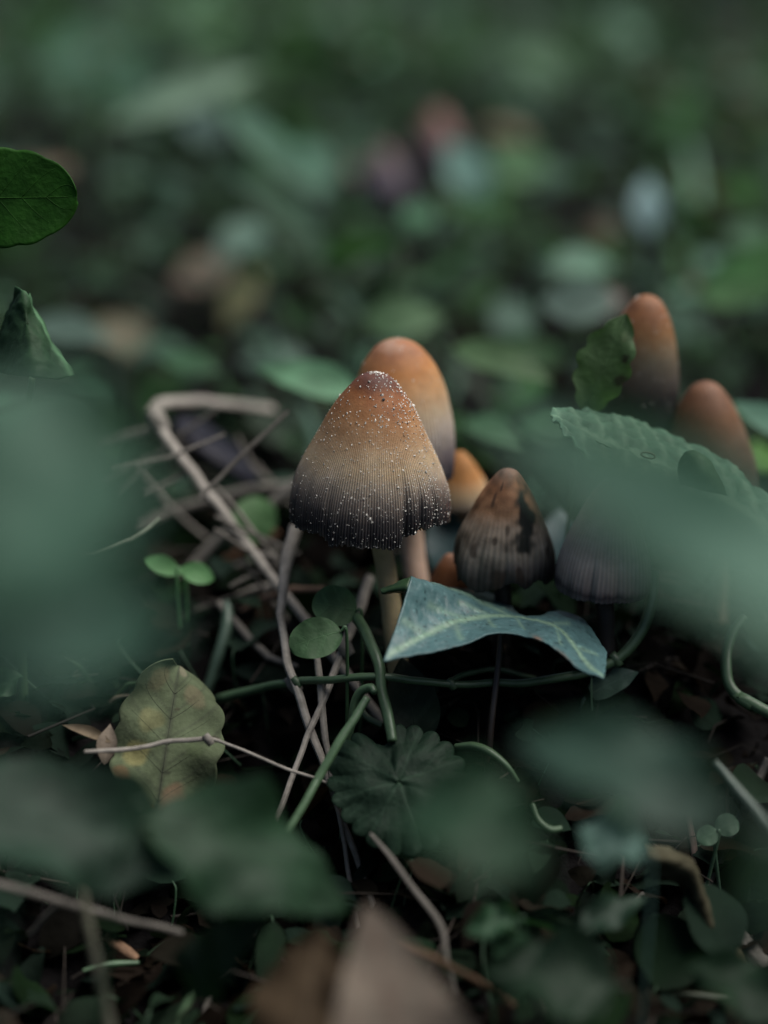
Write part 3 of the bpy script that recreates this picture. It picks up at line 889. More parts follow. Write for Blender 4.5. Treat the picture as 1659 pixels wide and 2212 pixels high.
part('petiole', tube_mesh('petiole', [P(70, 815, .3385), P(60, 900, .344), P(40, 1100, .346), to_ground(P(30, 1250, .346))], [0.0006, 0.0009], np.array([0.05, 0.09, 0.04]), n=20, seg=7), M['vine'], cl)
leaf('pair_leaf', 'tiny round grey-green leaflet, the left of a touching pair at lower right', 'leaf', (1550, 1795, .335), (1508, 1816, .334), 44, 'round', 0.85, (0.05, 0.10, 0.06), 'leaf', res=(26, 14), petiole=True, pet_lean=(-.003, 0))
leaf('pair_leaf', 'tiny round grey-green leaflet, the right of a touching pair at lower right', 'leaf', (1547, 1792, .336), (1596, 1772, .337), 50, 'round', 0.85, (0.05, 0.095, 0.062), 'leaf', res=(26, 14), petiole=True, pet_lean=(.003, 0))
leaf('ivy_scrap', 'grey-green pointed leaf under the right tip of the ivy leaf', 'leaf', (1270, 1500, .352), (1378, 1448, .350), 60, 'ovate', 0.5, (0.05, 0.085, 0.065), 'ivy', res=(26, 10), veins=3, cup=0.2)
leaf('blue_leaf', 'dark blue-green leaf showing between the flecked mushroom and the decaying one', 'leaf', (985, 1260, .385), (985, 1040, .392), 130, 'ovate', 0.5, (0.028, 0.065, 0.070), 'ivy', cup=0.15)
leaf('blue_leaf', 'dim blue-green leaf between the decaying mushroom and the grey lobed one', 'leaf', (1200, 1230, .385), (1215, 1090, .392), 90, 'ovate', 0.5, (0.028, 0.065, 0.070), 'ivy', cup=0.15)

# ================================================================== blurred foreground leaves
FG = 'out-of-focus leaves close to the camera'
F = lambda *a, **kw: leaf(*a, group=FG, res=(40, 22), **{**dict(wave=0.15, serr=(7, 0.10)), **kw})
F('foreground_leaf', 'huge blurred teal leaf slanting across the right side', 'leaf', (1930, 1400, .160), (1080, 880, .172), 295, 'heart', 0.62, (0.082, 0.165, 0.120), 'fgleaf', cup=0.22, droop=0.05, pet_lean=(.01, -.02), veins=6)
F('foreground_leaf', 'huge blurred round leaf in the middle of the left edge', 'leaf', (20, 1340, .160), (110, 780, .170), 490, 'round', 0.8, (0.052, 0.112, 0.078), 'fgleaf', cup=0.12, droop=0.08, pet_lean=(-.02, -.01), veins=5)
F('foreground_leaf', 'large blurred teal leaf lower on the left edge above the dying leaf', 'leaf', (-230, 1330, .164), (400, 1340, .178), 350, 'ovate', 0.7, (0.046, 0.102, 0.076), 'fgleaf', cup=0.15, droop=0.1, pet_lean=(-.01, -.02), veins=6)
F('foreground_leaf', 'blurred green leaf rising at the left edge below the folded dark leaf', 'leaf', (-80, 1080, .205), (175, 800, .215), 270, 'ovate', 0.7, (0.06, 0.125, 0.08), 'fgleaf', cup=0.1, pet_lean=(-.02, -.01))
F('foreground_leaf', 'long blurred dark green leaf across the lower left corner', 'leaf', (-190, 1715, .270), (510, 1865, .282), 255, 'ovate', 0.52, (0.017, 0.040, 0.025), 'fgleaf', cup=0.2, droop=0.1, pet_lean=(-.01, -.01), veins=7)  # greens of the lower leaves darkened to imitate light fading downward
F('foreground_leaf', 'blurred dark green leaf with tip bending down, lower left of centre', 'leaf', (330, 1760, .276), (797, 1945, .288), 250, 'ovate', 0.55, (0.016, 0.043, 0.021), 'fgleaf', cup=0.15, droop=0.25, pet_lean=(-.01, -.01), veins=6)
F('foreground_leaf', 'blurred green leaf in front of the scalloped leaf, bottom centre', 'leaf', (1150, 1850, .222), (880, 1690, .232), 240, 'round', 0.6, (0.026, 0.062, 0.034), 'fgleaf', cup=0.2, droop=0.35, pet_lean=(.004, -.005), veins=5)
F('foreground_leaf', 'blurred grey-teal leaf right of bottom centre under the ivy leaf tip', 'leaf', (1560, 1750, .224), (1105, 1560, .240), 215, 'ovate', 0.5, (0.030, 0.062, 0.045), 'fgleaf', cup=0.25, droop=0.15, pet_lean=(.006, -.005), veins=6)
F('foreground_leaf', 'small crinkled blurred blue-green leaf at lower right', 'leaf', (1395, 1850, .284), (1255, 1780, .287), 130, 'round', 0.6, (0.060, 0.115, 0.095), 'fgleaf', cup=0.4, wave=0.3, droop=0.1, veins=4)
F('foreground_leaf', 'grey-green blur of a leaf hanging on the right edge near the bottom', 'leaf', (1760, 1800, .195), (1620, 1960, .20), 210, 'elliptic', 0.7, (0.045, 0.080, 0.06), 'fgleaf', cup=0.15, pet_lean=(.01, -.01))
F('foreground_leaf', 'dim green leaf low at the bottom edge, right of centre', 'leaf', (1330, 2130, .280), (1040, 2090, .282), 190, 'ovate', 0.5, (0.010, 0.026, 0.013), 'fgleaf', cup=0.3, veins=5)  # near-black green puts the bottom edge's shade into the leaf colour
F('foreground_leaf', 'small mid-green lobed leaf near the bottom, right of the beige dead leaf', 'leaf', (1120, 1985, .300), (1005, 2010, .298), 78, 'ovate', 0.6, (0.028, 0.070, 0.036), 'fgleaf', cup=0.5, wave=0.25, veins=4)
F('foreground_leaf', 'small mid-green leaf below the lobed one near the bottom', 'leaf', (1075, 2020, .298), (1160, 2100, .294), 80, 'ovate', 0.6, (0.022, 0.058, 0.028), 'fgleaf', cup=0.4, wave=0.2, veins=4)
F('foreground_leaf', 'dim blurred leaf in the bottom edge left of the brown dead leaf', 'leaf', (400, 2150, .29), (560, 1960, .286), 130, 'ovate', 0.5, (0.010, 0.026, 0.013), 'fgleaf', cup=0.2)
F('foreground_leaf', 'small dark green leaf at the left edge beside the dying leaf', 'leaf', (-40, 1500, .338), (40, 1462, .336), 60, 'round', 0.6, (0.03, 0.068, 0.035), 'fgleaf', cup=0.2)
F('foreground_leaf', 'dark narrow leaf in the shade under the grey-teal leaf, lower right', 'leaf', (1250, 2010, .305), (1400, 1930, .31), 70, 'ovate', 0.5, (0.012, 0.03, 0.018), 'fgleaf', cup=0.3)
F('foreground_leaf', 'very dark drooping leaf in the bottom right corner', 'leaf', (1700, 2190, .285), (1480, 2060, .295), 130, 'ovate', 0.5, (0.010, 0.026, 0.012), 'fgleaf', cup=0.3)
F('dead_leaf', 'beige dead leaf standing at the bottom edge, blurred', 'dead leaf', (900, 2400, .256), (790, 1938, .270), 330, 'pointed', 0.85, (0.15, 0.125, 0.10), 'dead', wave=0.03, serr=(0, 0), veins=4, vcol=(0.17, 0.12, 0.095), cup=0.25, petiole=False, twist=0.3)
F('dead_leaf', 'dark brown dead leaf at the bottom edge left of the beige one', 'dead leaf', (640, 2330, .272), (690, 1985, .286), 230, 'ovate', 0.7, (0.045, 0.032, 0.02), 'dead', cup=0.25, petiole=False)

# ================================================================== dry stems
DRY = np.array([0.28, 0.258, 0.228])  # lower multiples of this paint deeper stems dimmer, shade put into colour
G1 = 'dry grass stems lying among the leaves'
S = lambda label, pts, w_, col=DRY, **kw: strand('dry_stem', label, 'stem', pts, [q * 0.64 for q in w_], np.asarray(col) * 0.85, 'dry', G1, **{**dict(kink=True, ridges=0.18, seg=12, flat=0.6, jit=0.0003), **kw})
S('thick pale dry stem slanting down from the bend left of the flecked mushroom', [(322, 895, .392), (372, 965, .389), (465, 1085, .383), (545, 1190, .378), (600, 1262, .374)], [44, 34, 30, 28], DRY * 1.1, node=[(338, 912, 50)], ext='end')
S('dry stem running right from the bend, behind the dark pebble', [(318, 905, .396), (345, 872, .404), (430, 868, .415), (590, 885, .43)], [40, 44, 38, 34], DRY * 1.0, ext='')
S('faint dry stem running left from the bend towards the blurred leaves', [(330, 930, .396), (240, 955, .400), (130, 985, .405)], [40, 34, 28], DRY * 0.8)
S('pale upright dry stem under the left rim of the flecked mushroom', [(640, 1135, .366), (618, 1220, .362), (606, 1330, .356), (622, 1430, .350), (655, 1530, .346), (712, 1690, .342)], [46, 42, 24, 26, 30, 22], DRY * 1.15, node=[(634, 1478, 34)], ext='end')
S('forked dry stem crossing behind the round leaves', [(800, 1245, .372), (770, 1330, .362), (735, 1420, .352), (708, 1490, .347), (660, 1600, .342), (618, 1712, .338)], [30, 34, 26, 22, 20, 18], DRY * 1.05, node=[(745, 1398, 36)], ext='end')
S('thin dry stem down from below the round leaf', [(684, 1420, .348), (694, 1500, .346), (704, 1600, .344), (722, 1705, .341)], [18, 26, 22, 14], DRY, ext='end')
S('sharp broken grey straw crossing the dying leaf', [(180, 1628, .329), (250, 1622, .331), (350, 1606, .333), (440, 1596, .334), (470, 1600, .3345), (600, 1652, .335), (722, 1700, .336)], [11, 15, 15, 17, 10, 11, 9], DRY * 0.95, n=70, seg=12, ridges=0.16, jit=0.0004, node=[(450, 1598, 22)])
S('dry stem slanting left under the thick one, upper', [(660, 1030, .40), (560, 1110, .402), (470, 1165, .404), (385, 1255, .405)], [44, 34, 30, 28], DRY * 0.85)
S('dry stem slanting left under the thick one, lower', [(600, 1195, .395), (480, 1240, .397), (400, 1300, .398), (330, 1350, .398)], [26, 26, 24, 20], DRY * 0.7)
S('thin pale stem arching over the left blurred leaves', [(345, 1120, .36), (280, 1165, .355), (200, 1195, .35), (110, 1210, .345)], [16, 14, 12, 10], (0.14, 0.16, 0.12))
S('long dry stem running left behind the dark pebble gap', [(640, 1045, .41), (520, 1060, .412), (380, 1100, .414), (290, 1135, .41)], [24, 26, 26, 22], DRY * 0.65)
S('brownish dry stem beside the bright leaf pair', [(600, 1150, .405), (500, 1205, .407), (420, 1250, .408)], [26, 26, 22], (0.16, 0.09, 0.055))
S('short pale dry stem end lying left of the upright dry stem', [(610, 1262, .385), (560, 1272, .386), (510, 1290, .387)], [32, 30, 22], DRY * 0.8)
S('brown dry stem crossing behind the upright dry stem', [(700, 1275, .372), (630, 1272, .374), (560, 1300, .378), (490, 1345, .382)], [20, 22, 24, 22], (0.17, 0.11, 0.08))
S('dim dry stem descending left of the upright stem', [(470, 1300, .375), (530, 1370, .37), (580, 1420, .365), (640, 1440, .36)], [24, 26, 24, 20], DRY * 0.5)
S('blurred pale stalk rising from the lower left corner', [(246, 2260, .284), (215, 2100, .287), (190, 1990, .290), (160, 1835, .294)], [34, 32, 28, 26], (0.13, 0.13, 0.095))
S('dim brown stick lying across the lower left corner', [(-40, 1905, .300), (60, 1925, .301), (150, 1955, .303), (260, 1985, .306), (395, 2015, .31)], [24, 28, 26, 22, 22], DRY * 0.45)
S('short pale straw at lower left crossing the dark soil', [(180, 1905, .30), (120, 1960, .31), (60, 2020, .315)], [14, 14, 12], DRY * 0.6)
S('pale twisted dry blade curving down at bottom centre', [(800, 1800, .322), (850, 1860, .318), (900, 1930, .316), (950, 2000, .313), (965, 2070, .311), (985, 2150, .31)], [10, 18, 20, 22, 14, 12], DRY * 0.42, flat=0.35, kink=False)
S('brown stick low at bottom right of the beige dead leaf', [(860, 2030, .300), (940, 2070, .302), (1030, 2120, .304), (1120, 2180, .306)], [26, 24, 22, 18], (0.10, 0.062, 0.038))
S('faint straw crossing the dark gap at lower right', [(1120, 2085, .322), (1210, 2045, .326), (1310, 2000, .330), (1390, 1930, .334)], [16, 16, 16, 14], DRY * 0.35)
S('dim dry stem behind the tiny leaflet pair', [(1660, 1640, .352), (1600, 1760, .348), (1545, 1880, .344), (1500, 1960, .340)], [30, 30, 28, 24], DRY * 0.45)
S('short reddish dry stem standing left of the leaflet pair', [(1485, 1760, .345), (1496, 1810, .344), (1502, 1860, .343), (1500, 1930, .342)], [20, 24, 24, 20], (0.12, 0.085, 0.075))
S('dim blade lying in shade below the ivy leaf', [(900, 1560, .352), (960, 1530, .356), (1010, 1500, .36), (1060, 1480, .362)], [16, 16, 14, 10], (0.06, 0.06, 0.04))
S('short pale straw poking through the bottom left leaves', [(520, 1975, .285), (540, 1930, .283), (560, 1880, .281)], [26, 24, 18], (0.14, 0.15, 0.13))

rs = random.Random(31)
for i in range(16):
    u0, v0 = rs.uniform(300, 640), rs.uniform(960, 1330)
    D0 = 0.385 + rs.uniform(-.02, .035)
    an = rs.choice([rs.uniform(-0.9, -0.2), rs.uniform(0.3, 1.3)])
    L0 = rs.uniform(120, 300)
    du, dv_ = L0 * math.cos(an) / 2, L0 * math.sin(an) / 2
    S('thin dim dry stalk in the tangle left of the flecked mushroom', [(u0 - du, v0 - dv_, D0), (u0 + rs.uniform(-14, 14), v0 + rs.uniform(-14, 14), D0 + .003), (u0 + du, v0 + dv_, D0 + .004)],
      [rs.uniform(9, 18), rs.uniform(12, 20), rs.uniform(6, 14)], DRY * rs.uniform(0.35, 0.8), n=20, seg=8)
tw = thing('twisted_dead_leaf', 'withered twisted brown-green leaf at lower right', 'dead leaf', P(1520, 1960, .330))
patch('blade', [
    [(1395, 1828, .322), (1450, 1835, .322), (1500, 1860, .324), (1530, 1925, .326), (1565, 2010, .328), (1640, 2110, .33)],
    [(1400, 1850, .316), (1450, 1858, .317), (1496, 1880, .318), (1520, 1945, .320), (1550, 2030, .322), (1610, 2130, .324)],
    [(1400, 1885, .320), (1445, 1890, .321), (1482, 1910, .322), (1502, 1960, .322), (1530, 2040, .324), (1570, 2140, .326)],
    [(1410, 1895, .328), (1446, 1900, .328), (1478, 1925, .328), (1490, 1985, .327), (1512, 2050, .328), (1540, 2130, .330)],
], (26, 50), 'dead', tw, lambda s, t, noi, V: np.tile([0.075, 0.07, 0.045], (len(s), 1)) * (1 + 0.5 * noi)[:, None] * (1 - 0.5 * sstep(.7, 1, s))[:, None], rough=0.001, rs=220)
strand('bark_strip', 'grey weathered bark strip running off the right edge low down', 'bark', [(1500, 1925, .340), (1560, 1985, .337), (1620, 2050, .334), (1720, 2150, .330)], [18, 34, 40, 44], (0.12, 0.115, 0.10), 'bark', flat=0.5, ridges=0.3, seg=14, jit=0.0012, n=60)
strand('wood_chip', 'small orange-brown splinter of wood lying on dark soil, lower left', 'wood chip', [(226, 2022, .3305), (250, 2040, .3305), (276, 2058, .3303), (298, 2072, .330)], [14, 22, 22, 14], (0.17, 0.10, 0.06), 'bark', flat=0.5, ridges=0.25, seg=10, jit=0.0003, n=30)
strand('bark_curl', 'curved brown husk standing in the shade at lower right', 'bark', [(1512, 2015, .336), (1484, 2050, .334), (1468, 2100, .333), (1476, 2160, .333)], [14, 30, 34, 18], (0.09, 0.06, 0.04), 'bark', flat=0.4, ridges=0.2, seg=10, jit=0.0006, n=30)

# ================================================================== green stems and runners
GRN = np.array([0.055, 0.10, 0.05])
V_ = lambda label, pts, w_, col=GRN, name='green_stem', **kw: strand(name, label, 'stem', pts, w_, col, 'vine', 'green stems and runners', ridges=0.03, colvar=0.15, flat=1.0, jit=0.0003, n=60, **kw)
V_('long green runner crossing below the ivy leaf and curving up at right', [(470, 1512, .362), (560, 1488, .356), (650, 1472, .348), (800, 1463, .342), (900, 1468, .343), (975, 1478, .345), (1060, 1477, .347), (1150, 1474, .348), (1250, 1456, .350), (1330, 1425, .351), (1385, 1365, .352), (1408, 1300, .352), (1412, 1230, .353)],
   [22, 20, 17, 17, 17, 16, 17, 18, 20, 22, 24, 24, 22], GRN * 1.0, name='runner', node=[(975, 1478, 22), (1330, 1425, 27), (640, 1474, 22)])
V_('thin green side shoot over the runner beneath the ivy leaf', [(965, 1478, .346), (1005, 1456, .350), (1060, 1447, .354), (1120, 1455, .356), (1180, 1475, .358)], [10, 13, 13, 12, 9])
V_('green leaf stalk running down to the scalloped leaf', [(765, 1330, .352), (795, 1380, .347), (816, 1430, .343), (826, 1490, .3405), (836, 1545, .338), (846, 1600, .336)], [24, 26, 26, 24, 25, 22], GRN * 1.1)
V_('straight green stalk leaning left of the scalloped leaf', [(655, 1740, .330), (690, 1680, .332), (740, 1590, .334), (796, 1508, .337)], [18, 20, 20, 17], GRN * 1.15, ext='start')
V_('green stalk with a hooked top beside the straight one', [(752, 1640, .342), (756, 1580, .341), (764, 1525, .340), (780, 1495, .339), (800, 1486, .338), (808, 1496, .337)], [15, 17, 19, 20, 19, 14], GRN * 1.2, ext='start')
V_('curved green stem bending outward at the right edge', [(1610, 1330, .356), (1580, 1375, .354), (1568, 1430, .352), (1580, 1485, .350), (1625, 1525, .348), (1700, 1560, .346)], [16, 22, 24, 24, 26, 26], GRN * 1.1, ext='end')
V_('faint green stalk arching out from behind the scalloped leaf', [(985, 1612, .340), (1020, 1612, .338), (1060, 1626, .336), (1090, 1650, .335), (1120, 1690, .335)], [14, 18, 18, 14, 8], GRN * 0.9)
V_('short green stalk behind the hooked stalk', [(770, 1520, .352), (795, 1550, .350), (826, 1568, .348)], [14, 16, 14], GRN * 0.8)
V_('pale green blade near the right edge above the leaflet pair', [(1545, 1645, .315), (1590, 1700, .312), (1640, 1760, .308), (1720, 1850, .302)], [16, 20, 22, 22], (0.06, 0.09, 0.07))
V_('small bright green shoot lying on the soil at lower left', [(180, 2098, .325), (215, 2088, .326), (250, 2082, .327), (300, 2080, .328)], [8, 12, 14, 10], (0.05, 0.10, 0.05))
V_('mossy green stick at the bottom right corner', [(1430, 2148, .318), (1520, 2152, .317), (1600, 2165, .316), (1700, 2178, .315)], [14, 16, 16, 16], (0.03, 0.04, 0.02))
V_('short pale green stalk low right of the scalloped leaf', [(1150, 1735, .330), (1165, 1770, .329), (1190, 1790, .328), (1215, 1788, .328)], [12, 15, 16, 12], GRN * 1.0)
V_('blurred green stalk between the dying leaf and the dry stems', [(445, 1500, .37), (470, 1420, .37), (490, 1350, .372), (492, 1300, .375)], [22, 26, 28, 22], (0.06, 0.10, 0.07))

leaf('leaf_scrap', 'small curled beige scrap of leaf pointing up left of the dying leaf', 'dead leaf', (226, 1650, .333), (238, 1560, .336), 44, 'lance', 0.7, (0.17, 0.14, 0.11), 'dead', cup=0.6, petiole=False, pet_lean=(0, 0))
leaf('leaf_scrap', 'brown narrow scrap of leaf lying left of the dying leaf', 'dead leaf', (238, 1600, .334), (130, 1560, .338), 24, 'lance', 0.6, (0.14, 0.11, 0.075), 'dead', cup=0.5, petiole=False)
rg = random.Random(77)
for i in range(22):
    u0, v0 = rg.uniform(-30, 300), rg.uniform(1470, 1640)
    D0 = 0.352 + rg.uniform(0, .03)
    du, dv_ = rg.uniform(-80, 80), -rg.uniform(15, 80)
    strand('moss_shoot', 'thin green mossy shoot in the tangle at the left edge below the teal leaf', 'moss', [(u0, v0, D0), (u0 + du * .4, v0 + dv_ * .7, D0 - .001), (u0 + du, v0 + dv_, D0 - .003)],
           [9, 12, 4], (0.05, 0.085, 0.04) if i % 4 else (0.13, 0.11, 0.08), 'vine', 'mossy shoots at the left edge', n=14, seg=6, ridges=0, ext='start')
# pebble behind the bent stem
pb_ = P(470, 975, .425)
pv, pf = [], []
for i in range(25):
    for j in range(36):
        a1, a2 = math.pi * i / 24, 2 * math.pi * j / 36
        q = np.array([math.sin(a1) * math.cos(a2) * 0.0105, math.sin(a1) * math.sin(a2) * 0.008, math.cos(a1) * 0.0065])
        q = q * (1 + 0.12 * n3(q, 130, 3))
        c_, s_ = math.cos(-0.55), math.sin(-0.55)
        q = np.array([q[0] * c_ - q[2] * -s_, q[1], q[0] * s_ + q[2] * c_])
        pv.append(pb_ + q)
tag(part('pebble', make_mesh('pebble', np.array(pv), grid_faces(25, 36, True), np.array([0.014, 0.014, 0.022])), M['stone']), 'smooth dark bluish pebble below the bent dry stem', 'stone')

# ================================================================== leaves behind the mushrooms, placed one by one
BG = 'blurred leaves behind the mushrooms'
B_ = lambda label, b, t, w_, shape='ovate', f=0.45, col=(0.07, 0.12, 0.085), name='undergrowth_leaf', cat='leaf', mat='leaf', **kw: leaf(name, label, cat, b, t, w_, shape, f, col, mat, BG, res=(14, 8), **kw)
TEAL, MID, DRK, BRT = (0.085, 0.18, 0.125), (0.05, 0.115, 0.06), (0.02, 0.06, 0.02), (0.06, 0.17, 0.045)
B_('big pale teal leaf at the top left', (280, 230, .95), (120, 60, 1.0), 190, 'heart', .6, TEAL)
B_('long blade leaf rising to the upper centre left', (240, 260, .62), (580, 140, .65), 62, 'lance', .8, (0.15, 0.24, 0.17))
B_('leaf blade leaning down right from the upper left blade', (480, 215, .58), (700, 420, .56), 75, 'lance', .75, (0.12, 0.23, 0.16))
B_('dark long blade crossing diagonally above the dead leaves', (470, 310, .58), (790, 640, .53), 70, 'lance', .55, (0.035, 0.075, 0.045))
B_('grey-blue leaf at the crossing of the upper left blades', (410, 240, .66), (470, 300, .65), 80, 'round', .6, (0.08, 0.13, 0.12))
B_('pale green leaf left of the far reddish mushroom', (700, 400, .66), (640, 290, .68), 90, 'ovate', .6, TEAL)
B_('bright blue-green leaf in front of the far reddish mushroom', (1045, 420, .62), (965, 300, .63), 95, 'ovate', .75, (0.16, 0.29, 0.25))  # bright blue-green holds the sky's reflection in the leaf colour
B_('light green leaf right of the far reddish mushroom', (1170, 380, .64), (1060, 310, .65), 95, 'ovate', .6, (0.09, 0.19, 0.09))
B_('brightest pale blue leaf catching the sky, upper right', (1404, 495, .58), (1396, 375, .59), 66, 'ovate', .8, (0.20, 0.31, 0.32))  # pale blue stands in for mirrored sky, painted as leaf colour
B_('teal leaf below the pale blue one', (1170, 570, .52), (1330, 560, .53), 60, 'elliptic', .55, (0.09, 0.19, 0.13))
B_('grey-teal leaf behind the tall russet mushroom', (1320, 660, .47), (1160, 640, .48), 100, 'ovate', .6, (0.13, 0.19, 0.16))
B_('pinkish dead leaf behind the tall russet mushroom', (1350, 640, .49), (1240, 660, .49), 70, 'elliptic', .6, (0.22, 0.19, 0.17), 'dead_leaf', 'dead leaf', 'dead')
B_('green leaf lying right of the orange mushroom', (980, 740, .44), (1190, 815, .43), 70, 'ovate', .5, (0.065, 0.125, 0.055))
B_('light green round leaf above the orange mushroom', (790, 690, .48), (970, 680, .48), 90, 'ovate', .6, (0.075, 0.145, 0.07))
B_('vivid green leaf deep at the right edge', (1680, 620, .50), (1540, 560, .52), 200, 'ovate', .5, (0.035, 0.10, 0.03))
B_('vivid green leaf at the right edge beyond the brown mushroom', (1700, 980, .44), (1610, 1010, .43), 90, 'ovate', .6, (0.05, 0.14, 0.02))
B_('teal leaf at the right edge beside the brown mushroom', (1720, 940, .40), (1580, 860, .41), 60, 'ovate', .5, TEAL)
B_('pale beige dead leaf at the left, behind the folded dark leaf', (300, 760, .56), (215, 680, .57), 110, 'ovate', .7, (0.18, 0.17, 0.12), 'dead_leaf', 'dead leaf', 'dead')
B_('teal leaf running left from the pale beige dead leaf', (230, 735, .50), (60, 690, .51), 75, 'elliptic', .6, (0.11, 0.17, 0.14))
B_('pinkish dead leaf left of centre', (380, 610, .62), (500, 560, .63), 75, 'elliptic', .65, (0.17, 0.135, 0.11), 'dead_leaf', 'dead leaf', 'dead')
B_('yellowish dead blade left of centre', (490, 700, .58), (560, 560, .60), 70, 'elliptic', .7, (0.13, 0.135, 0.075), 'dead_leaf', 'dead leaf', 'dead')
B_('small brown dead leaf below the pale blue leaf', (1270, 500, .60), (1330, 490, .60), 50, 'elliptic', .6, (0.12, 0.09, 0.07), 'dead_leaf', 'dead leaf', 'dead')
B_('teal leaf above the pinkish dead leaf', (560, 480, .60), (470, 560, .58), 80, 'ovate', .6, (0.09, 0.165, 0.13))
B_('green leaf at the right below the pale blue one', (1659, 520, .58), (1560, 490, .6), 60, 'ovate', .6, (0.10, 0.19, 0.11))
B_('bright mid-green leaf high on the right', (1500, 300, .85), (1390, 250, .88), 130, 'round', .6, BRT)
B_('pale leaf left of the yellowish blade', (470, 800, .46), (330, 760, .47), 50, 'lance', .5, MID)
B_('light green leaf below centre top', (930, 480, .56), (870, 440, .57), 60, 'ovate', .7, (0.11, 0.24, 0.14))
B_('green leaf low behind the brown mushroom', (1240, 940, .42), (1120, 900, .43), 70, 'ovate', .5, MID)
B_('grey-green leaf between orange mushroom and broad leaf', (1010, 900, .43), (1130, 960, .42), 60, 'ovate', .5, MID)

# ------------------------------------------------------------------ the rest of the undergrowth
def leaf_variant(i):
    r = random.Random(100 + i)
    sh = ['ovate', 'elliptic', 'round', 'heart', 'lance', 'ovate'][i % 6]
    wd = {'ovate': .55, 'elliptic': .5, 'round': .85, 'heart': .75, 'lance': .22}[sh]
    s, t = np.meshgrid(np.linspace(0.01, 0.99, 9), np.linspace(-1, 1, 5), indexing='ij')
    wv = SHAPES[sh](s)
    x = s - 0.1
    y = wv * t * wd / 2
    z = -r.uniform(.1, .45) * (s - .3) ** 2 + r.uniform(.05, .3) * np.abs(y) + 0.04 * np.sin(s * 8 + i) * t
    return np.stack([x, y, z], -1).reshape(-1, 3), grid_faces(9, 5)


VAR = [leaf_variant(i) for i in range(12)]


def rot_mats(n, tilt):
    yaw = rng.uniform(0, 2 * np.pi, n)
    ta = rng.normal(0, tilt, n)
    tb = rng.normal(0, tilt, n)
    cz, sz = np.cos(yaw), np.sin(yaw)
    R = np.zeros((n, 3, 3))
    Rz = np.zeros((n, 3, 3)); Rz[:, 0, 0] = cz; Rz[:, 0, 1] = -sz; Rz[:, 1, 0] = sz; Rz[:, 1, 1] = cz; Rz[:, 2, 2] = 1
    Ry = np.zeros((n, 3, 3)); Ry[:, 0, 0] = np.cos(ta); Ry[:, 0, 2] = np.sin(ta); Ry[:, 1, 1] = 1; Ry[:, 2, 0] = -np.sin(ta); Ry[:, 2, 2] = np.cos(ta)
    Rx = np.zeros((n, 3, 3)); Rx[:, 0, 0] = 1; Rx[:, 1, 1] = np.cos(tb); Rx[:, 1, 2] = -np.sin(tb); Rx[:, 2, 1] = np.sin(tb); Rx[:, 2, 2] = np.cos(tb)
    return Rz @ Ry @ Rx


GREENS = np.array([(0.034, 0.080, 0.040), (0.024, 0.065, 0.022), (0.055, 0.115, 0.075), (0.030, 0.080, 0.025), (0.070, 0.135, 0.10), (0.040, 0.080, 0.055), (0.018, 0.045, 0.02)])
BROWNS = np.array([(0.10, 0.07, 0.045), (0.16, 0.125, 0.09), (0.06, 0.042, 0.03), (0.05, 0.045, 0.03)])


def scatter(name, n, xr, yr, hr, sr, pal, mat, tilt, label, avoid=None, density=None):
    x = rng.uniform(*xr, n)
    y = yr[0] + (yr[1] - yr[0]) * rng.uniform(0, 1, n) ** 1.0
    keep = np.ones(n, bool)
    keep &= np.abs(x) < 0.26 + 0.55 * np.maximum(y, 0)
    if avoid is not None:
        keep &= ~avoid(x, y)
    x, y = x[keep], y[keep]
    n = len(x)
    z = ground_z(x, y) + rng.uniform(*hr, n)
    L = rng.uniform(*sr, n)
    R = rot_mats(n, tilt)
    c = pal[rng.integers(0, len(pal), n)] * np.exp(rng.normal(-0.05, 0.5, (n, 1)))
    vs, fs, cs, o = [], [], [], 0
    var = rng.integers(0, len(VAR), n)
    for i in range(n):
        v, f = VAR[var[i]]
        vs.append((v * L[i]) @ R[i].T + np.array([x[i], y[i], z[i]]))
        fs.append(f + o)
        cs.append(np.tile(c[i], (len(v), 1)))
        o += len(v)
    ob = part(name, make_mesh(name, np.vstack(vs), np.vstack(fs), np.vstack(cs)), M[mat])
    return tag(ob, label, None, None, 'stuff')


scatter('leaf_litter', 3600, (-0.9, 0.9), (0.22, 1.6), (0.0, 0.007), (0.005, 0.022), BROWNS * 0.10, 'dead', 0.3, 'dark rotting leaf litter covering the soil')
scatter('low_greenery', 6000, (-0.9, 0.9), (0.415, 1.5), (0.002, 0.022), (0.007, 0.02), GREENS * 0.85, 'leaf', 0.45, 'low green ground cover under the taller leaves')
scatter('far_greenery', 9000, (-2.4, 2.4), (0.9, 3.6), (0.003, 0.045), (0.012, 0.034), GREENS, 'leaf', 0.5, 'distant green ground cover fading out of focus')

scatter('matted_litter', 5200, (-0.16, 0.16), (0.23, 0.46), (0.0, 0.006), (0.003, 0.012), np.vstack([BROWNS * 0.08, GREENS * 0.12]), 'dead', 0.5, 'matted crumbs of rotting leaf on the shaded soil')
LVAR = VAR
VAR = []
for i in range(6):
    s_, t_ = np.meshgrid(np.linspace(0.0, 1, 9), np.linspace(-1, 1, 3), indexing='ij')
    y_ = (1 - s_ ** 2) * t_ * 0.045
    VAR.append((np.stack([s_ * (1 - 0.1 * i * s_), y_, s_ * (0.55 - 0.04 * i) - (0.35 + 0.07 * i) * s_ ** 2.2], -1).reshape(-1, 3), grid_faces(9, 3)))
scatter('grass', 10500, (-1.4, 1.4), (0.43, 2.4), (0.0, 0.01), (0.02, 0.045), GREENS * 0.95, 'leaf', 0.3, 'fine grass blades growing among the leaves behind')
VAR = LVAR


def outside(x, y):
    return (np.abs(x) < 0.035 + 0.235 * y)


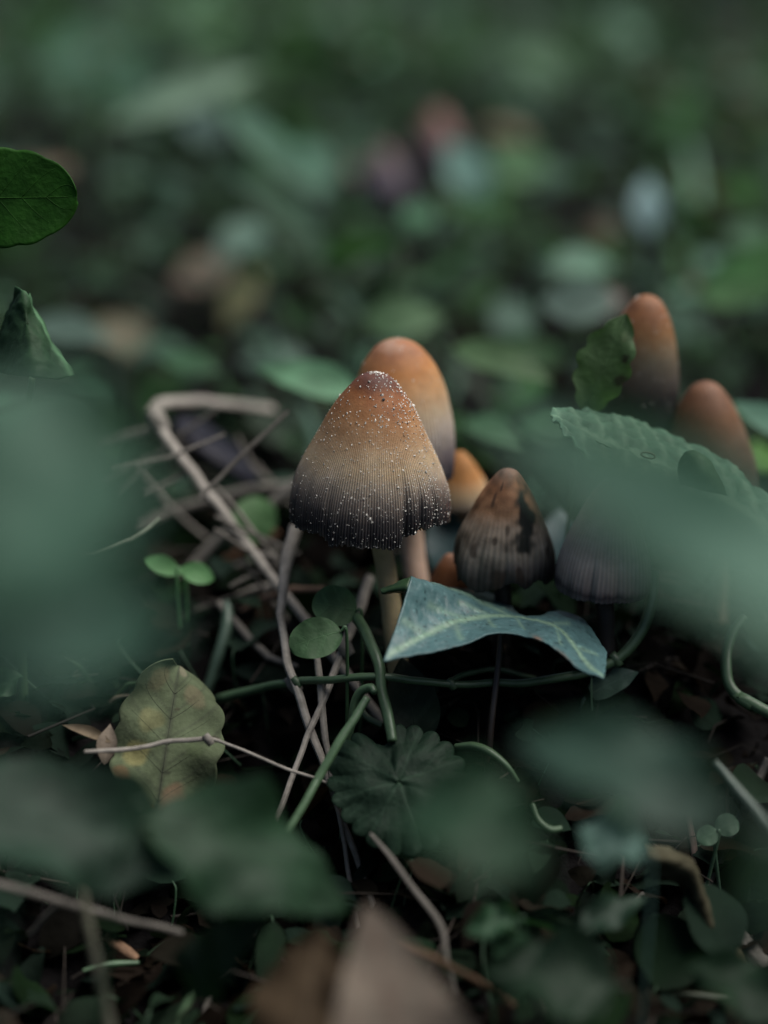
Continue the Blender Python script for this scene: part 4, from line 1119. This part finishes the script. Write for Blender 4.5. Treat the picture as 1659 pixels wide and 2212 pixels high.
scatter('side_greenery', 2600, (-0.5, 0.5), (0.10, 0.46), (0.004, 0.065), (0.018, 0.038), GREENS, 'leaf', 0.4, 'green undergrowth crowding in on both sides of the hollow', avoid=outside)
# individual leaves of the undergrowth between the mushrooms and the distant ground cover
VM = []
for i, (v, f) in enumerate(VAR):
    ms = []
    for gi, gcol in enumerate(list(GREENS) + [BROWNS[1]]):
        ms.append(make_mesh('blade', v, f, np.asarray(gcol)))
        ms[-1].materials.append(M['leaf'] if gi < len(GREENS) else M['dead'])
    VM.append(ms)
PM = tube_mesh('petiole', [(-0.08, 0, -0.01), (-0.2, 0, -0.12), (-0.3, 0.02, -0.7), (-0.3, 0.03, -2.2)], [0.012, 0.016], GREENS[0], n=12, seg=5)
PM.materials.append(M['vine'])
KIND = ['oval', 'narrow oval', 'round', 'heart-shaped', 'slender', 'oval']
cnt = 0
TONES = ['mid-green', 'deep green', 'grey-green', 'grass-green', 'pale teal', 'blue-green', 'very dark green', 'brown dead']
R_ = random.Random(5)
tries = 0
while cnt < 270 and tries < 4000:
    tries += 1
    y = 0.42 + 0.85 * R_.random() ** 1.25
    x = R_.uniform(-1, 1) * (0.03 + 0.24 * y)
    h = R_.uniform(0.008, 0.045) * (0.55 if y < 0.5 else 1)
    p = np.array([x, y, float(ground_z(x, y)) + h])
    # keep the dark hollows left of the stems and behind the caps open
    rel = p - CAMP
    D = rel @ FWD
    u = VW / 2 + rel[0] / k(D)
    v = VH / 2 - (rel @ UPV) / k(D)
    if (80 < u < 720 and 770 < v < 1300) or (v > 640 and R_.random() < 0.55) or (1000 < u < 1340 and 640 < v < 900 and R_.random() < 0.8):
        continue
    vi = R_.randrange(len(VAR))
    gi = R_.randrange(len(GREENS)) if R_.random() < 0.93 else len(GREENS)
    L = R_.uniform(0.009, 0.025)
    zone = ('far left', 'left', 'centre left', 'centre', 'centre right', 'right', 'far right')[min(6, max(0, int(u / VW * 7)))]
    row = ('close behind the mushrooms', 'halfway back', 'near the top')[0 if v > 640 else (1 if v > 330 else 2)]
    tone = TONES[gi]
    size = 'small' if L < 0.017 else ('medium' if L < 0.023 else 'large')
    nm, ct = ('undergrowth_leaf', 'leaf') if gi < len(GREENS) else ('dead_leaf', 'dead leaf')
    lab = 'blurred %s %s %s leaf %s, %s' % (size, tone, KIND[vi % 6], row, zone)
    r = thing(nm, lab, ct, p, 'undergrowth: ' + lab)
    r.rotation_euler = (R_.gauss(0, .38), R_.gauss(0, .38), R_.uniform(0, 6.28))
    r.scale = (L, L, L)
    for nm_, me in (('blade', VM[vi][gi]), ('petiole', PM)):
        o = bpy.data.objects.new(nm_, me)
        C.objects.link(o)
        o.parent = r
    cnt += 1

# small dim leaves down in the shaded hollow, one by one
R2 = random.Random(21)
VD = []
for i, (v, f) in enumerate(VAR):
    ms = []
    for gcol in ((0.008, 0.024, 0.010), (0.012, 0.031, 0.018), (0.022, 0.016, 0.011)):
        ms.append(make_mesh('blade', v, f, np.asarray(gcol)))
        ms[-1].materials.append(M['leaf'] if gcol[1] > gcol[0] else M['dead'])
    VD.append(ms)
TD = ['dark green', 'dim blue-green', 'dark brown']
n = 0
while n < 70:
    x, y = R2.uniform(-0.075, 0.075), R2.uniform(0.25, 0.375)
    p = np.array([x, y, float(ground_z(x, y)) + R2.uniform(0.001, 0.012)])
    rel = p - CAMP
    D = rel @ FWD
    u, v = VW / 2 + rel[0] / k(D), VH / 2 - (rel @ UPV) / k(D)
    if not (-60 < u < 1720 and 1290 < v < 2260) or (560 < u < 1250 and v < 1560):
        continue
    vi, gi = R2.randrange(len(VAR)), R2.choice([0, 0, 1, 2])
    L = R2.uniform(0.006, 0.016)
    lab = 'small %s %s leaf on the shaded soil, %s, %s' % (TD[gi], KIND[vi % 6], 'left side' if u < 560 else ('right side' if u > 1100 else 'middle'),
                                                                    'bottom edge' if v > 1980 else ('below the runner' if v > 1600 else 'near the mushroom stems'))
    r = thing('hollow_leaf' if gi < 2 else 'dead_leaf', lab, 'leaf' if gi < 2 else 'dead leaf', p, 'hollow: ' + lab)
    r.rotation_euler = (R2.gauss(0, .4), R2.gauss(0, .4), R2.uniform(0, 6.28))
    r.scale = (L, L, L)
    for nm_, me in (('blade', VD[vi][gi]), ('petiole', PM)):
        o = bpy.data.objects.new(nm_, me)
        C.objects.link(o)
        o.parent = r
    n += 1

# fine straws and crumbs lying all over the soil
sv, sf, scl, o = [], [], [], 0
for i in range(800):
    y = 0.24 + 0.5 * R2.random() ** 1.3
    x = R2.uniform(-1, 1) * (0.04 + 0.24 * y)
    L = R2.uniform(0.004, 0.03)
    th = R2.uniform(0, 6.28)
    z0 = float(ground_z(x, y)) + R2.uniform(0.0005, 0.006)
    dz = R2.gauss(0, 0.25) * L
    a = np.array([math.cos(th) * L, math.sin(th) * L, dz])
    sde = nrm(np.cross(a, [0, 0, 1]))
    rr = R2.uniform(0.0001, 0.00035)
    c = np.array([0.036, 0.030, 0.025]) * R2.uniform(0.2, 1.2)
    mid = np.array([R2.gauss(0, .12) * L, R2.gauss(0, .12) * L, abs(R2.gauss(0, .12)) * L])
    for t in (0, .5, 1):
        cpos = np.array([x, y, z0]) + a * (t - .5) + mid * (t == .5)
        for q in range(4):
            ph = q * math.pi / 2
            sv.append(cpos + rr * (1.2 - .5 * t) * (math.cos(ph) * sde + math.sin(ph) * np.array([0, 0, 1.0])))
            scl.append(c)
    for t in range(2):
        for q in range(4):
            sf.append((o + t * 4 + q, o + t * 4 + (q + 1) % 4, o + t * 4 + 4 + (q + 1) % 4, o + t * 4 + 4 + q))
    o += 12
tag(part('straw_litter', make_mesh('straw_litter', np.array(sv), np.array(sf), np.array(scl)), M['dry']), 'fine dry straw litter strewn on the soil', None, None, 'stuff')
